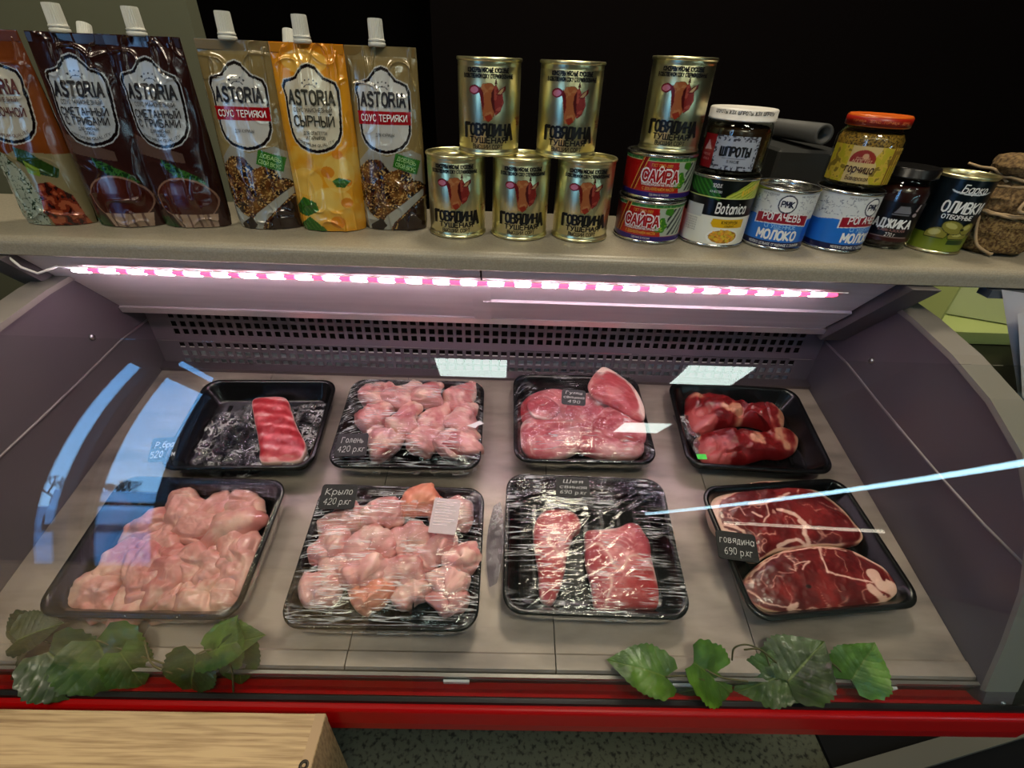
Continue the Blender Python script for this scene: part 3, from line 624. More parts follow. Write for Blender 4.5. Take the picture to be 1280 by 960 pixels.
# ---- tall gold beef cans
rB, HB = .0368, .0990
def beef_can():
    e = empty('beef_can', group='gold tins of stewed beef')
    lathe('body', [(0, .001), (rB - .004, .001), (rB - .0005, .0005), (rB, .003), (rB, .0062), (rB - .0005, .0068), (rB - .0005, .0078), (rB, .0085), (rB, .090), (rB - .0004, .0906), (rB, .0914), (rB, HB - .004)], m_gold, e, 96)
    can_ends(HB, rB, m_gold, e)
    # the printed ox head, a patch of the litho ink
    res = .5; xs = np.arange(-24, 24.1, res); ys = np.arange(34, 80.1, res); XX, YY = np.meshgrid(xs, ys, indexing='ij')
    p = Paint(XX / 1.08, YY, (0, 0, 0)); M = np.zeros(XX.shape, bool)
    def add(mm, c):
        nonlocal M
        p.fill(mm, c); M |= mm
    face = p.poly([(-6, 74), (3, 75), (9, 70), (11, 60), (8, 50), (6, 42), (1, 37), (-5, 38), (-6, 46), (-8, 58), (-9, 68)])
    nz = p.n(.16, 3)
    add(face, (0.66, 0.38, 0.22)); p.fill(face & (nz > .12), (0.72, 0.48, 0.30))
    add(p.poly([(-9, 72), (-5, 66), (-4, 54), (-5.4, 47), (-7, 58), (-10, 66)]), (0.42, 0.08, 0.06))
    ck = p.poly([(4, 68), (8, 74), (11, 68), (15, 66), (17, 56), (13, 47), (8, 43), (5, 50), (3, 58)]); add(ck, (0.50, 0.13, 0.10)); p.fill(ck & (nz > 0), (0.62, 0.26, 0.20))
    add(p.poly([(3.6, 66), (6, 70), (6.6, 56), (8, 46), (5, 50), (3, 58)]), (0.30, 0.04, 0.04))
    add(p.ell(-15, 68, 6.2, 4.6, .1), (0.50, 0.07, 0.12)); p.fill(p.ell(-15, 68, 4.6, 3.1, .1), (0.80, 0.48, 0.55))
    ear = p.poly([(8, 64), (12, 69), (19, 73), (18.5, 68), (13, 63)]); add(ear, (0.40, 0.08, 0.08)); p.fill(p.poly([(10, 65), (13, 68.5), (17, 71), (16, 67.5), (13, 64.5)]), (0.72, 0.58, 0.40))
    add(p.poly([(-4, 42), (0, 36), (5, 40), (3, 45)]), (0.58, 0.20, 0.12)); add(p.poly([(6.5, 74), (8, 80), (9.4, 74)]), (0.35, 0.2, 0.12))
    i, j = np.meshgrid(np.arange(len(xs) - 1), np.arange(len(ys) - 1), indexing='ij'); keep = M[:-1, :-1]; ny = len(ys)
    F = np.stack([i * ny + j, (i + 1) * ny + j, (i + 1) * ny + j + 1, i * ny + j + 1], -1)[keep]
    u, inv = np.unique(F, return_inverse=True); Vv = cyl(rB, 0, 0)(XX, YY).reshape(-1, 3)[u]
    o = mesh('printed_ox_head', Vv, inv.reshape(-1, 4), mat('litho_ink', vcol=True, rough=0.35, metal=0.35), e, True, p.C.reshape(-1, 3)[u]); tag(o, 'red-brown ox head print')
    it = [(text('КОНСЕРВЫ МЯСНЫЕ КУСКОВЫЕ', 4.0, 1.7, 48, cond=.8), 0, 87), (text('В СОБСТВЕННОМ СОКУ СТЕРИЛИЗОВАННЫЕ', 3.6, 1.6, 60, cond=.8), 0, 81.5),
          (text('ОВЯДИН', 11.5, 1.2, 42, cond=.62, gap=1.0), 0, 28.5), (text('Г', 14, 1.6, 6, cond=.7), -25.6, 27), (text('А', 16, 1.5, 8, cond=.7), 27, 26),
          (text('ТУШЕНАЯ', 5.8, 1.2, 44, serif=.7), 0, 17.6), (text('ВЫСШИЙ СОРТ', 4.4, 1.0, 36), 0, 10.6)]
    lettering(it, cyl(rB, 0, 0, .0006), blk, e)
    lettering([(text('МАССА НЕТТО', 2.6, .8, 15), 44, 40), (text('338 г', 4, .8, 10), 44, 35)], cyl(rB, 0, 0, .0006), ink('rust', (0.55, 0.16, 0.08)), e)
    return e
beef0 = beef_can(); first = True
def put(src, x, y, z, label, cat='can', group=None, rz=None, used=set()):
    if src.name in used: o = copy_tree(src)
    else: o = src; used.add(src.name)
    o.location = (x, y, z); o.rotation_euler = (0, 0, -facing(x, y) * .8 if rz is None else rz); o['label'] = label; o['category'] = cat
    if group: o['group'] = group
    return o
for x, y, z, rz, lb in ((-.0668, .6590, ZS, .03, 'tall gold beef can, leftmost in the bottom row of the can pyramid'), (.0166, .6590, ZS, .05, 'tall gold beef can in the middle of the bottom row of the can pyramid'),
                    (.0995, .6600, ZS, -.04, 'tall gold beef can, rightmost in the bottom row of the can pyramid'), (-.0256, .6640, ZS + HB, 0.0, 'tall gold beef can, left one of two in the top row of the pyramid'),
                    (.0710, .6650, ZS + HB, -.08, 'tall gold beef can, right one of two in the top row of the pyramid'), (.2060, .6850, ZS + .1075, -.26, 'tall gold beef can standing on top of the two red fish cans')):
    put(beef0, x, y, z, lb, rz=rz)
# ---- flat red fish cans
rS, HS = .0435, .0535
def fish_paint(p):
    p.fill(np.ones(p.X.shape), (0.62, 0.05, 0.05))
    p.fill(ss(-p.Y, -22, -8) * .6, (0.68, 0.22, 0.05))
    p.fill(p.poly([(18, 48), (62, 52), (62, 8), (26, 8), (22, 22)]), (0.62, 0.66, 0.60)); nz = p.n(.3, 5)
    p.fill(p.poly([(30, 44), (60, 46), (60, 12), (34, 12)]) & (np.sin((p.X - .7 * p.Y) * .75) > .1), (0.16, 0.19, 0.20))
    p.fill((np.hypot(p.X - 24, p.Y - 24) < 9 + 3 * nz) | (np.hypot(p.X - 33, p.Y - 42) < 6 + 3 * nz), (0.22, 0.46, 0.10)); p.fill((np.hypot(p.X - 24, p.Y - 24) < 7) & (nz > .15), (0.55, 0.68, 0.22))
    p.fill(p.Y > 46, (0.20, 0.44, 0.22)); p.fill((p.Y > 46) & (p.n(.4, 8) > .25), (0.42, 0.62, 0.36)); p.fill((np.abs(p.Y - 46) < .4), (0.75, 0.78, 0.55))
    p.fill(p.poly([(-40, 6), (-36, 6), (-18, 54), (-26, 54)]), (0.48, 0.03, 0.03)); 
    for a in (-41, -35.2): p.fill(np.abs(p.X - (a + (p.Y - 6) * .36)) < .45, (0.85, 0.68, 0.30))
    p.fill(p.Y < 10, (0.17, 0.10, 0.38)); p.fill(np.abs(p.Y - 10) < .35, (0.6, 0.2, 0.3))
def fish_can():
    e = empty('fish_can', group='flat red tins of saury')
    lathe('body', [(0, .001), (rS - .003, .001), (rS, .003), (rS, HS - .003)], m_tin, e, 96); can_ends(HS, rS, m_tin, e)
    wrap('label_band', rS, 4, 53, 0, fish_paint, m_lab, e)
    f = cyl(rS, 0, 0, .0007)
    lettering([(text('САЙРА', 13.0, 2.6, 45), -2, 29)], f, wht, e)
    lettering([(text('САЙРА', 12.2, 1.35, 43.6), -2, 29)], cyl(rS, 0, 0, .0011), ink('deep_red', (0.60, 0.04, 0.04)), e)
    lettering([(text('ГОСТ 13865-2000', 3.2, .8, 25), -2, 41.5), (text('С ДОБАВЛЕНИЕМ МАСЛА', 3.2, .9, 40, seed=3), -2, 14)], f, ink('yellow', (0.88, 0.66, 0.25)), e)
    lettering([(text('ТИХООКЕАНСКАЯ НАТУРАЛЬНАЯ', 3.0, 1.1, 46), -2, 19.2), (text('СДЕЛАНО В РОССИИ', 2.2, .8, 24), 0, 7.2)], f, wht, e)
    return e
fs = fish_can()
put(fs, .1950, .6720, ZS, 'flat red fish can standing on the shelf under its twin', rz=-.42)
put(fs, .1985, .6780, ZS + HS, 'flat red fish can stacked second, under a tall gold can', rz=-.16)
# ---- corn can
rC, HC = .0425, .0865
def corn_paint(p):
    nz = p.n(.12, 2); p.fill(np.ones(p.X.shape), (0.86, 0.86, 0.80))
    p.fill(p.Y > 60, (0.045, 0.06, 0.045)); p.fill((p.Y > 40) & (p.Y < 62), (0.03, 0.03, 0.035))
    lf = (p.Y > 62 + .004 * p.X ** 2 - 3) & (p.Y < 84) & (p.X < -6) & (p.Y < 64 - (p.X + 6) * 1.1); p.fill(lf, (0.10, 0.30, 0.08)); p.fill(lf & (np.sin(p.X * .9 + p.Y * .9) > .4), (0.20, 0.45, 0.14))
    cb = (p.X > 0) & (p.Y > 62.5) & (p.Y < 64 + p.X * .62); p.fill(cb, (0.72, 0.74, 0.30)); p.fill(cb & (np.sin((p.Y - p.X * .55) * 1.5) > .2), (0.52, 0.62, 0.16)); p.fill(cb & (p.X > 18) & (np.sin(p.X * 1.6) > -.3) & (np.abs(p.Y - 62 - .33 * p.X) < 3), (0.86, 0.70, 0.20))
    p.fill(np.abs(p.Y - 62) < .5, (0.75, 0.80, 0.45))
    p.fill(p.poly([(-8, 37), (34, 37), (34, 26), (-6, 26), (-10, 31)]), (0.84, 0.66, 0.08))
    p.fill(p.ell(10, 14, 22, 10.5), (0.90, 0.90, 0.86)); pl = p.ell(10, 14.5, 19, 8.5); p.fill(pl, (0.62, 0.42, 0.08))
    rn = np.random.RandomState(3)
    for _ in range(95):
        a, q = rn.uniform(0, 6.28), math.sqrt(rn.uniform(0, 1)); x, y = 10 + 17.5 * q * math.cos(a), 14.8 + 7.6 * q * math.sin(a)
        p.fill(p.ell(x, y, 2.0, 1.6, a), (0.84 + rn.uniform(-.1, .08), 0.62 + rn.uniform(-.1, .1), 0.20))
    p.fill(p.rect(-50, -24, 37, 52), (0.75, 0.76, 0.74))
def corn_can():
    e = empty('corn_can'); lathe('body', [(0, .001), (rC - .003, .001), (rC, .003), (rC, HC - .003)], m_tin, e, 96); can_ends(HC, rC, m_tin, e)
    wrap('label_band', rC, 4, 84.5, 0, corn_paint, m_lab, e); f = cyl(rC, 0, 0, .0006)
    lettering([(text('Botanica', 12, 1.05, 39, slant=.06), 12, 50), (text('100%', 4.4, .8, 11), -13, 76), (text('КАЧЕСТВО', 2.4, .7, 14), -13, 69)], f, wht, e)
    lettering([(text('КУКУРУЗА', 3.6, 1, 21), 14, 32.8), (text('СЛАДКАЯ', 2.4, .7, 12), 14, 28.4)] + [(text('СОСТАВ КУКУРУЗА', 1.8, .6, 16), -36, 34 - 3 * k) for k in range(6)], f, ink('brown', (0.2, 0.14, 0.04)), e)
    return e
put(corn_can(), .2820, .6650, ZS, 'black and white sweetcorn can with yellow kernels, under the sprats jar', rz=-.22)
# ---- condensed milk cans
rM, HM = .0385, .0750
def milk_paint(p):
    p.fill(np.ones(p.X.shape), (0.80, 0.81, 0.80)); nz = np.abs(p.n(.22, 4)); p.fill((p.Y > 46) & (nz < .035) & (np.abs(p.X) > 13) & (p.Y < 66), (0.45, 0.47, 0.52))
    p.fill((p.Y < 40 + 1.5 * np.sin(p.X * .12)), (0.13, 0.42, 0.76)); p.fill((p.Y < 40) & (np.abs(p.X - 60) < 28), (0.10, 0.33, 0.74))
    w = 40.6 - .0022 * p.X ** 2; bn = (np.abs(p.Y - w) < 6.2) & (np.abs(p.X) < 33); p.fill((np.abs(p.Y - w) < 7.2) & (np.abs(p.X) < 34), (0.85, 0.85, 0.84)); p.fill(bn, (0.56, 0.10, 0.16))
    p.fill(p.Y < 11, (0.06, 0.08, 0.25)); p.fill(p.ell(0, 58, 10.6, 10.6), (0.88, 0.88, 0.87)); p.fill(ring(p, 0, 58, 10.4, .8), (0.08, 0.10, 0.22))
def milk_can():
    e = empty('milk_can', group='blue and white tins of condensed milk'); lathe('body', [(0, .001), (rM - .003, .001), (rM, .003), (rM, HM - .003)], m_tin, e, 96); can_ends(HM, rM, m_tin, e)
    wrap('label_band', rM, 4, 75, 0, milk_paint, m_lab, e); f = cyl(rM, 0, 0, .0006)
    lettering([(text('МОЛОКО', 11, 1.5, 47), -1, 19.5), (text('РОГАЧЕВЪ', 8.2, 1.1, 46, serif=.5, arc=2), -1, 42.5), (text('МОЛОКО ЦЕЛЬНОЕ СГУЩЕННОЕ С САХАРОМ', 3.2, .9, 66), 0, 7.4), (text('ГОСТ', 6, .8, 13), 52, 16), (text('380 г', 6, .8, 12), 69, 16)], f, wht, e)
    lettering([(text('СГУЩЕННОЕ', 5, .8, 38, arc=-1), 0, 30)], f, ink('pale_blue', (0.62, 0.80, 0.92)), e)
    lettering([(text('РМК', 7, 1.3, 14), 0, 58), (text('РОГАЧЕВСКИЙ', 2.2, .7, 20), -23, 68), (text('МК РОГАЧЕВ', 2.2, .7, 20), 24, 68), (text('V', 3, 1, 4), 0, 63)], f, ink('navy', (0.06, 0.08, 0.2)), e)
    return e
mk = milk_can()
put(mk, .3645, .6576, ZS, 'blue and white condensed milk can with nothing on top', rz=-.32)
put(mk, .4475, .6576, ZS, 'blue and white condensed milk can under the mustard jar', rz=.36)
# ---- jars
m_jar = clear('jar_glass', (0.93, 0.95, 0.92), ior=1.5)
def jar(name, r, H, neck, content, lid_m, lid_side, label, lid_h=.011, content_top=None):
    e = empty(name)
    lathe('glass_jar', [(0, .0005), (r - .004, .0005), (r - .001, .002), (r, .006), (r, H * .72), (r - .001, H * .78), (neck + .002, H * .86), (neck, H * .88), (neck, H - .002)], m_jar, e, 72)
    ct = content_top or H * .8
    lathe('contents', [(0, .003), (r - .006, .003), (r - .003, .008), (r - .0025, ct * .9), (r - .006, ct), (0, ct)], content, e, 72)
    lr = neck + .004
    lathe('lid', [(lr - .001, H - lid_h * .55), (lr + .0004, H - lid_h * .55 + .0006), (lr + .0004, H - lid_h * .55 + .0016), (lr, H - lid_h * .55 + .002), (lr, H - .0014 + lid_h * .45), (lr - .0014, H + lid_h * .45), (lr - .003, H + lid_h * .45), (lr - .005, H + lid_h * .45 - .0008), (0, H + lid_h * .45 - .0008)], lid_m, e, 72)
    return e
# sprats
m_fishy = mat('smoked_sprats', (0.55, 0.42, 0.16), 0.35, noise=((55, 55, 14), (0.13, 0.08, 0.04), 0.40, 0.60, 4), coat=0.4)
e = jar('sprats_jar', .0400, .066, .0355, mat('oil', (0.16, 0.10, 0.05), 0.25), mat('lid_white', (0.86, 0.84, 0.80), 0.35), None, None, .013)
for k in range(16):
    a = 2 * math.pi * k / 16; t = MB(); t.tube([(.0310 * math.cos(a), .0310 * math.sin(a), z) for z in (.006, .02, .035, .048, .053)], [.005, .0066, .0066, .005, .002], 8)
    t.build('sprat', m_fishy, e, True)
def spr_paint(p):
    p.fill(np.ones(p.X.shape), (0.62, 0.64, 0.68)); edge = (p.X < -22) | (p.X > 22) | (p.Y > 38) | (p.Y < 11); nz = p.n(.6, 2, 2); p.fill(edge & (nz > .05), (0.20, 0.20, 0.24)); p.fill(p.X < -26, (0.50, 0.05, 0.08))
    p.fill((np.abs(p.Y - 19) < .3) & (np.abs(p.X) < 14), (0.3, 0.3, 0.34)); p.fill(p.poly([(-42, 26), (-30, 27), (-36, 37)]), (0.78, 0.6, 0.6))
def part_wrap(name, r, x0, x1, y0, y1, fnp, m, par, off=.0004, res=.6):
    XX, YY = np.meshgrid(np.arange(x0, x1 + .01, res), np.arange(y0, y1 + .01, res), indexing='ij'); p = Paint(XX, YY, (1, 1, 1)); fnp(p)
    return mesh(name, cyl(r, 0, 0, off)(XX, YY).reshape(-1, 3), grid(*XX.shape), m, par, True, p.C.reshape(-1, 3))
part_wrap('paper_label', .0400, -46, 27, 6, 44, spr_paint, m_lab, e)
lettering([(text('ШПРОТЫ', 9.5, 1.35, 34, cond=.7), 0, 27), (text('В МАСЛЕ', 3, .8, 14), 0, 16)], cyl(.0400, 0, 0, .001), blk, e)
lettering([(text('РИЖСКИЕ', 2.6, .8, 13), -36, 21), (text('БАНКА', 2.6, .8, 12), -36, 16)], cyl(.0400, 0, 0, .001), ink('pink', (0.8, 0.45, 0.45)), e)
lettering([(text('ШПРОТЫ ЖЗХ ШПРОТЫ ЖЗХ ШПРОТЫ', 3.4, 1.2, 74, seed=2), 0, 68)], cyl(.0395, 0, 0, .0005), ink('lid_grey', (0.35, 0.33, 0.3)), e)
tag(e, 'glass jar of sprats with a white patterned lid standing on the sweetcorn can', 'jar'); e.location = (.2873, .6730, ZS + HC); e.rotation_euler = (0, 0, -.33)
# mustard
m_must = mat('grain_mustard', (0.66, 0.50, 0.20), 0.4, noise=((420, 420, 420), (0.25, 0.16, 0.06), 0.42, 0.6, 3), coat=0.3)
e = jar('mustard_jar', .0385, .076, .0310, m_must, mat('lid_orange', (0.80, 0.36, 0.10), 0.3), None, None, .013, .062)
def must_paint(p):
    nz = p.n(.16, 6); p.fill(np.ones(p.X.shape), (0.80, 0.70, 0.46)); side = (p.X > 10 + 2 * np.sin(p.Y * .3)) | (p.X < -20); p.fill(side, (0.78, 0.66, 0.22)); p.fill(side & (nz > .08), (0.70, 0.64, 0.12)); p.fill(side & (nz < -.2), (0.50, 0.42, 0.12))
    p.fill((p.X > 27) & (np.sin(p.X * 1.6) > 0), (0.50, 0.33, 0.10)); dm = (np.hypot((p.X + 5) / 1.25, p.Y - 34) < 11) & (p.Y > 34); p.fill(dm | p.rect(-19, 9, 30.5, 35), (0.56, 0.16, 0.10)); p.fill(np.hypot(p.X + 3, p.Y - 38) < 3.2, (0.80, 0.62, 0.46))
part_wrap('paper_label', .0385, -48, 42, 7, 49, must_paint, m_labm, e)
lettering([(text('горчица', 9, 1.0, 30, slant=.12), -5, 24), (text('Баварская', 5, .8, 24, slant=.1), -4, 13)], cyl(.0385, 0, 0, .001), ink('dark_brown', (0.22, 0.10, 0.05)), e)
lettering([(text('РУССКИЙ', 2.6, .9, 14), -5, 35.5), (text('АППЕТИТ', 3.0, 1.0, 21), -5, 32.4)], cyl(.0385, 0, 0, .001), ink('cream', (0.85, 0.66, 0.5)), e)
lathe('lid_band', [(.0352, .0702), (.0356, .0702), (.0356, .0796), (.0352, .0796)], mat('lid_red', (0.55, 0.10, 0.05), 0.35), e, 72)
lettering([(text('ГОРЧИЦА . ЗЕРНО . ГОРЧИЦА . ЗЕРНО', 2.4, 1, 66, seed=1), 0, 75)], cyl(.0356, 0, 0, .0006), ink('orange', (0.85, 0.45, 0.25)), e)
tag(e, 'glass jar of grain mustard with an orange lid standing on a milk can', 'jar'); e.location = (.4600, .676, ZS + HM); e.rotation_euler = (0, 0, -.46)
# adjika
e = jar('adjika_jar', .0320, .096, .0270, mat('adjika', (0.17, 0.05, 0.045), 0.3, coat=0.5), mat('lid_black', (0.06, 0.055, 0.055), 0.3), None, None, .012, .08)
part_wrap('paper_label', .0320, -32, 32, 12, 62, lambda p: (p.fill(np.ones(p.X.shape), (0.06, 0.045, 0.05)), p.fill(p.poly([(-8, 46), (12, 46), (13, 50), (9, 57), (-2, 57), (-5, 50)]), (0.42, 0.42, 0.44)), p.fill(np.abs(p.Y - 47.5) < .5, (0.06, 0.045, 0.05)), p.fill(p.Y < 17, (0.20, 0.07, 0.05)), p.fill((np.abs(p.Y - 17.5) < .5) & (np.abs(p.X) < 22), (0.5, 0.42, 0.4)), p.fill((np.hypot(p.X - 19, p.Y - 47) < 2.6) | p.poly([(18, 52), (21, 60), (23, 60), (21, 51)]), (0.6, 0.55, 0.55))), m_lab, e)
lettering([(text('АДЖИКА', 10.5, 1.2, 42, cond=.8), -2, 35), (text('270 г', 4.4, .8, 11), 0, 21)], cyl(.0320, 0, 0, .001), wht, e)
lettering([(text('КАВКАЗСКАЯ', 3.2, .8, 30), 0, 26.6)], cyl(.0320, 0, 0, .001), ink('dull_red', (0.62, 0.45, 0.42)), e)
tag(e, 'dark jar of adjika with a black lid, standing right of the milk cans', 'jar'); e.location = (.5250, .668, ZS); e.rotation_euler = (0, 0, -.42)
# olives
rO, HO = .0330, .0970
def olive_paint(p):
    p.fill(np.ones(p.X.shape), (0.025, 0.06, 0.075)); p.fill(p.Y < 25, (0.36, 0.42, 0.10)); p.fill(ss(-p.Y, -25, -6) * .5, (0.55, 0.60, 0.20)); nz = p.n(.5, 3)
    for x, y, rx, ry, a in ((-12, 25, 12, 8.5, .2), (14, 25, 12, 8, .1), (3, 35, 13, 7.5, -.3), (22, 34, 9, 7, .3)):
        m_ = p.ell(x, y, rx, ry, a) & (p.Y > 21); p.fill(p.ell(x, y, rx + .8, ry + .8, a) & (p.Y > 20), (0.16, 0.17, 0.04)); p.fill(m_, (0.50, 0.48, 0.20)); p.fill(m_ & p.ell(x - rx * .2, y + ry * .3, rx * .55, ry * .45, a), (0.68, 0.66, 0.38))
    p.fill(p.ell(15, 33, 2.2, 1.6), (0.12, 0.12, 0.05)); p.fill(p.rect(4, 26, 13, 19), (0.14, 0.22, 0.08)); sw = p.ell(4, 80, 22, 4.6) & ~p.ell(4, 81.6, 22, 4.4); p.fill(sw & (p.Y < 80), (0.80, 0.82, 0.82))
e = empty('olive_can'); lathe('body', [(0, .001), (rO - .003, .001), (rO, .003), (rO, HO - .003)], m_gold, e, 96); can_ends(HO, rO, m_gold, e)
wrap('label_band', rO, 4, 92.5, 0, olive_paint, m_lab, e); f = cyl(rO, 0, 0, .0006)
lettering([(text('ОЛИВКИ', 13, 1.0, 46, cond=.75), 4, 60), (text('ОТБОРНЫЕ', 5, 1.1, 34), 2, 48), (text('Барко', 9, .9, 26, slant=.2), 5, 82.5)], f, wht, e)
tag(e, 'dark green olive can with a gold rim beside the burlap wrapped jar', 'can'); e.location = (.5925, .6600, ZS); e.rotation_euler = (0, 0, -.38)
# burlap jar
m_bur = mat('burlap', (0.50, 0.40, 0.25), 0.9, noise=((260, 260, 260), (0.30, 0.22, 0.12), 0.38, 0.62, 3), bump=((500, 500, 500), 0.7, 0.001)); m_rope = mat('twine', (0.64, 0.54, 0.40), 0.85, bump=((900, 900, 900), 0.6, 0.0008))
e = empty('burlap_jar')
def cloth(prof, seed, amp, n=80):
    pr = np.array(prof); tt = np.linspace(0, len(pr) - 1, 60); rr = np.interp(tt, range(len(pr)), pr[:, 0]); zz = np.interp(tt, range(len(pr)), pr[:, 1]); a = np.linspace(0, 2 * np.pi, n, endpoint=False)
    A, Rr = np.meshgrid(a, rr, indexing='ij'); Z = np.tile(zz, (n, 1)); P = np.stack([np.cos(A), np.sin(A), Z * 30], -1); d = 1 + amp * fbm(P, 3.2, seed) * (Rr > .006); P2 = np.stack([Rr * d * np.cos(A), Rr * d * np.sin(A), Z + .002 * vn(P * 4, seed + 5)], -1)
    return P2.reshape(-1, 3), grid(n, 60, True)
V, F = cloth([(0, .001), (.036, .001), (.044, .006), (.046, .025), (.045, .045), (.043, .052), (.041, .054)], 3, .10); mesh('sack_lower', V, F, mat('seed_sack', (0.52, 0.42, 0.24), 0.85, noise=((330, 330, 330), (0.30, 0.20, 0.08), 0.40, 0.6, 3), bump=((420, 420, 420), 1, 0.0016)), e, True)
V, F = cloth([(.042, .052), (.0445, .056), (.044, .068), (.036, .080), (.031, .088), (.034, .094), (.038, .1), (.03, .104)], 8, .12); mesh('sack_upper', V, F, m_bur, e, True)
V, F = cloth([(.030, .094), (.038, .098), (.040, .106), (.036, .114), (.024, .118), (0, .119)], 12, .10); mesh('cloth_top', V, F, m_bur, e, True)
def loop(r, z, tilt, seed, rr=.0019):
    rn = random.Random(seed); return [(r * math.cos(a) * 1.0, r * math.sin(a), z + tilt * math.cos(a) + rn.uniform(-.0012, .0012)) for a in np.linspace(0, 2 * math.pi, 40)]
t = MB()
for r_, z, ti, sd in ((.0465, .054, .001, 1), (.0335, .086, .003, 2), (.0350, .091, -.003, 3), (.0475, .0505, -.002, 5)): t.tube(loop(r_, z, ti, sd), .0019, 7)
t.build('twine_wrap', m_rope, e, True)
def sm(P, n=30):
    P = np.array(P, float); Q = np.vstack([2 * P[0] - P[1], P, 2 * P[-1] - P[-2]]); o = []
    for i in range(1, len(Q) - 2):
        for k in range(n // 2):
            u = k / (n // 2); a, b2, c2, d2 = Q[i - 1:i + 3]; o.append(.5 * (2 * b2 + (c2 - a) * u + (2 * a - 5 * b2 + 4 * c2 - d2) * u * u + (3 * b2 - a - 3 * c2 + d2) * u ** 3))
    return np.array(o + [P[-1]])
t = MB(); t.tube(sm([(-.012, -.036, .088), (-.022, -.043, .075), (-.028, -.046, .062), (-.020, -.049, .060), (-.010, -.047, .070), (-.004, -.040, .082), (.004, -.037, .090)]), .0021, 7); t.tube(sm([(.0, -.036, .089), (.012, -.044, .078), (.022, -.046, .066), (.026, -.044, .078), (.010, -.038, .09)]), .0021, 7); t.build('twine_bow', m_rope, e, True)
t = MB(); t.tube(sm([(-.044, -.012, .052), (-.043, -.020, .030), (-.038, -.028, .012), (-.026, -.038, .004), (-.022, -.041, .0035)]), .0021, 7); t.build('twine_end', m_rope, e, True); t = MB(); t.tube(sm([(-.030, -.012, .088), (-.040, .004, .1), (-.050, .016, .101), (-.056, .03, .103)]), .0018, 7); t.build('twine_end', m_rope, e, True)
tag(e, 'burlap wrapped jar tied with twine at the right end of the shelf', 'jar'); e.location = (.6750, .667, ZS)
# grey tube on a dark box behind the jars
tb = MB(); p0 = at(1030, 168, .80, 1); p1 = at(972, 160, .93, 1); d = p1 - p0
V = []; nn_ = 24
for rr_, q in ((.0145, p0), (.0145, p0 + d * 3), (.0095, p0), (.0095, p0 + d * 3)):
    u = np.cross(d, (0, 0, 1)); u /= np.linalg.norm(u); w_ = np.cross(u, d); w_ /= np.linalg.norm(w_); V += [q + rr_ * (math.cos(a) * u + math.sin(a) * w_) for a in np.linspace(0, 2 * np.pi, nn_, endpoint=False)]
F = []
for j in range(nn_):
    k = (j + 1) % nn_; F += [(j, k, nn_ + k, nn_ + j), (2 * nn_ + j, 3 * nn_ + j, 3 * nn_ + k, 2 * nn_ + k), (j, 2 * nn_ + j, 2 * nn_ + k, k), (nn_ + j, nn_ + k, 3 * nn_ + k, 3 * nn_ + j)]
tb.add(V, F); tag(tb.build('cardboard_tube', mat('tube_grey', (0.27, 0.27, 0.26), 0.6), None, True), 'dark grey hollow tube lying on a dark cabinet behind the sprats and mustard jars', 'tube')
q = at(1005, 178, .84, 1); zb_ = min(p0[2], p1[2]) - .0165
b = MB(); b.bbox(q[0] - .055, q[0] + .05, .80, .98, .012, zb_, .004); tag(b.build('storage_cabinet', mat('box_charcoal', (0.14, 0.145, 0.14), 0.5)), 'dark charcoal cabinet behind the shelf, showing between the sprats and mustard jars', 'cabinet')

# ---- spouted pouches
PH = .204; NU, NV = 150, 260
def pouch_surface(side=-1, seed=1):
    "front (side -1) or back (+1) sheet; X in mm, Y in mm above the base"
    def fn(X, Y, off=0.0):
        X = np.asarray(X, float); Y = np.asarray(Y, float); v = np.clip(Y / (PH * 1000), 0, 1)
        a = np.interp(v, [0, .05, .25, .5, .75, .93, 1], [41.5, 43, 43.5, 43.5, 42.5, 41.8, 41.4]) / 1000
        b = np.interp(v, [0, .06, .2, .45, .7, .88, .95, 1], [.021, .0235, .025, .0215, .0145, .006, .0016, .0012])
        u = np.clip(X / 1000 / a, -1, 1); y = b * np.sqrt(np.clip(1 - np.abs(u) ** 2.3, 0, 1)) ** 1.1
        if side < 0:
            P = np.stack([X * .045, Y * .045, 0 * X + seed * 3.7], -1); w = (1 - np.abs(vn(P, seed)) * 2.2); w = np.clip(w, 0, 1) ** 5; w2 = np.clip(1 - np.abs(vn(P * np.array([1.7, .5, 1]) + 9, seed + 3)) * 2.4, 0, 1) ** 6
            env = np.clip(1.3 * np.abs(v - .5) * 2, .25, 1) * (1 - np.abs(u) ** 6)
            y = y + .0026 * env * w * (v < .97) + .0026 * env * w2 + .0022 * vn(P * .7 + 4, seed + 7) * (1 - np.abs(u) ** 4)
        z = Y / 1000 - (.0 if side > 0 else 0) 
        return np.stack([X / 1000 * (1 + 0 * v), side * (y + off), z], -1)
    return fn
mP = mat('pouch_foil', vcol=True, rough=0.20, metal=0.15, coat=0.7, bump=((55, 55, 22), 0.45, 0.003)); m_cap = mat('cap_white', (0.80, 0.80, 0.76), 0.45)
CREST = [(-18, 101), (-9, 97.5), (0, 96), (9, 97.5), (18, 101), (25, 108), (28.5, 117), (30, 140), (30, 158), (27, 165), (21, 167.5), (15, 169.5), (11, 174), (7, 179), (0, 181.5), (-7, 179), (-11, 174), (-15, 169.5), (-21, 167.5), (-28, 166), (-31, 160), (-28.5, 150), (-28.5, 130), (-27, 114), (-24, 107)]
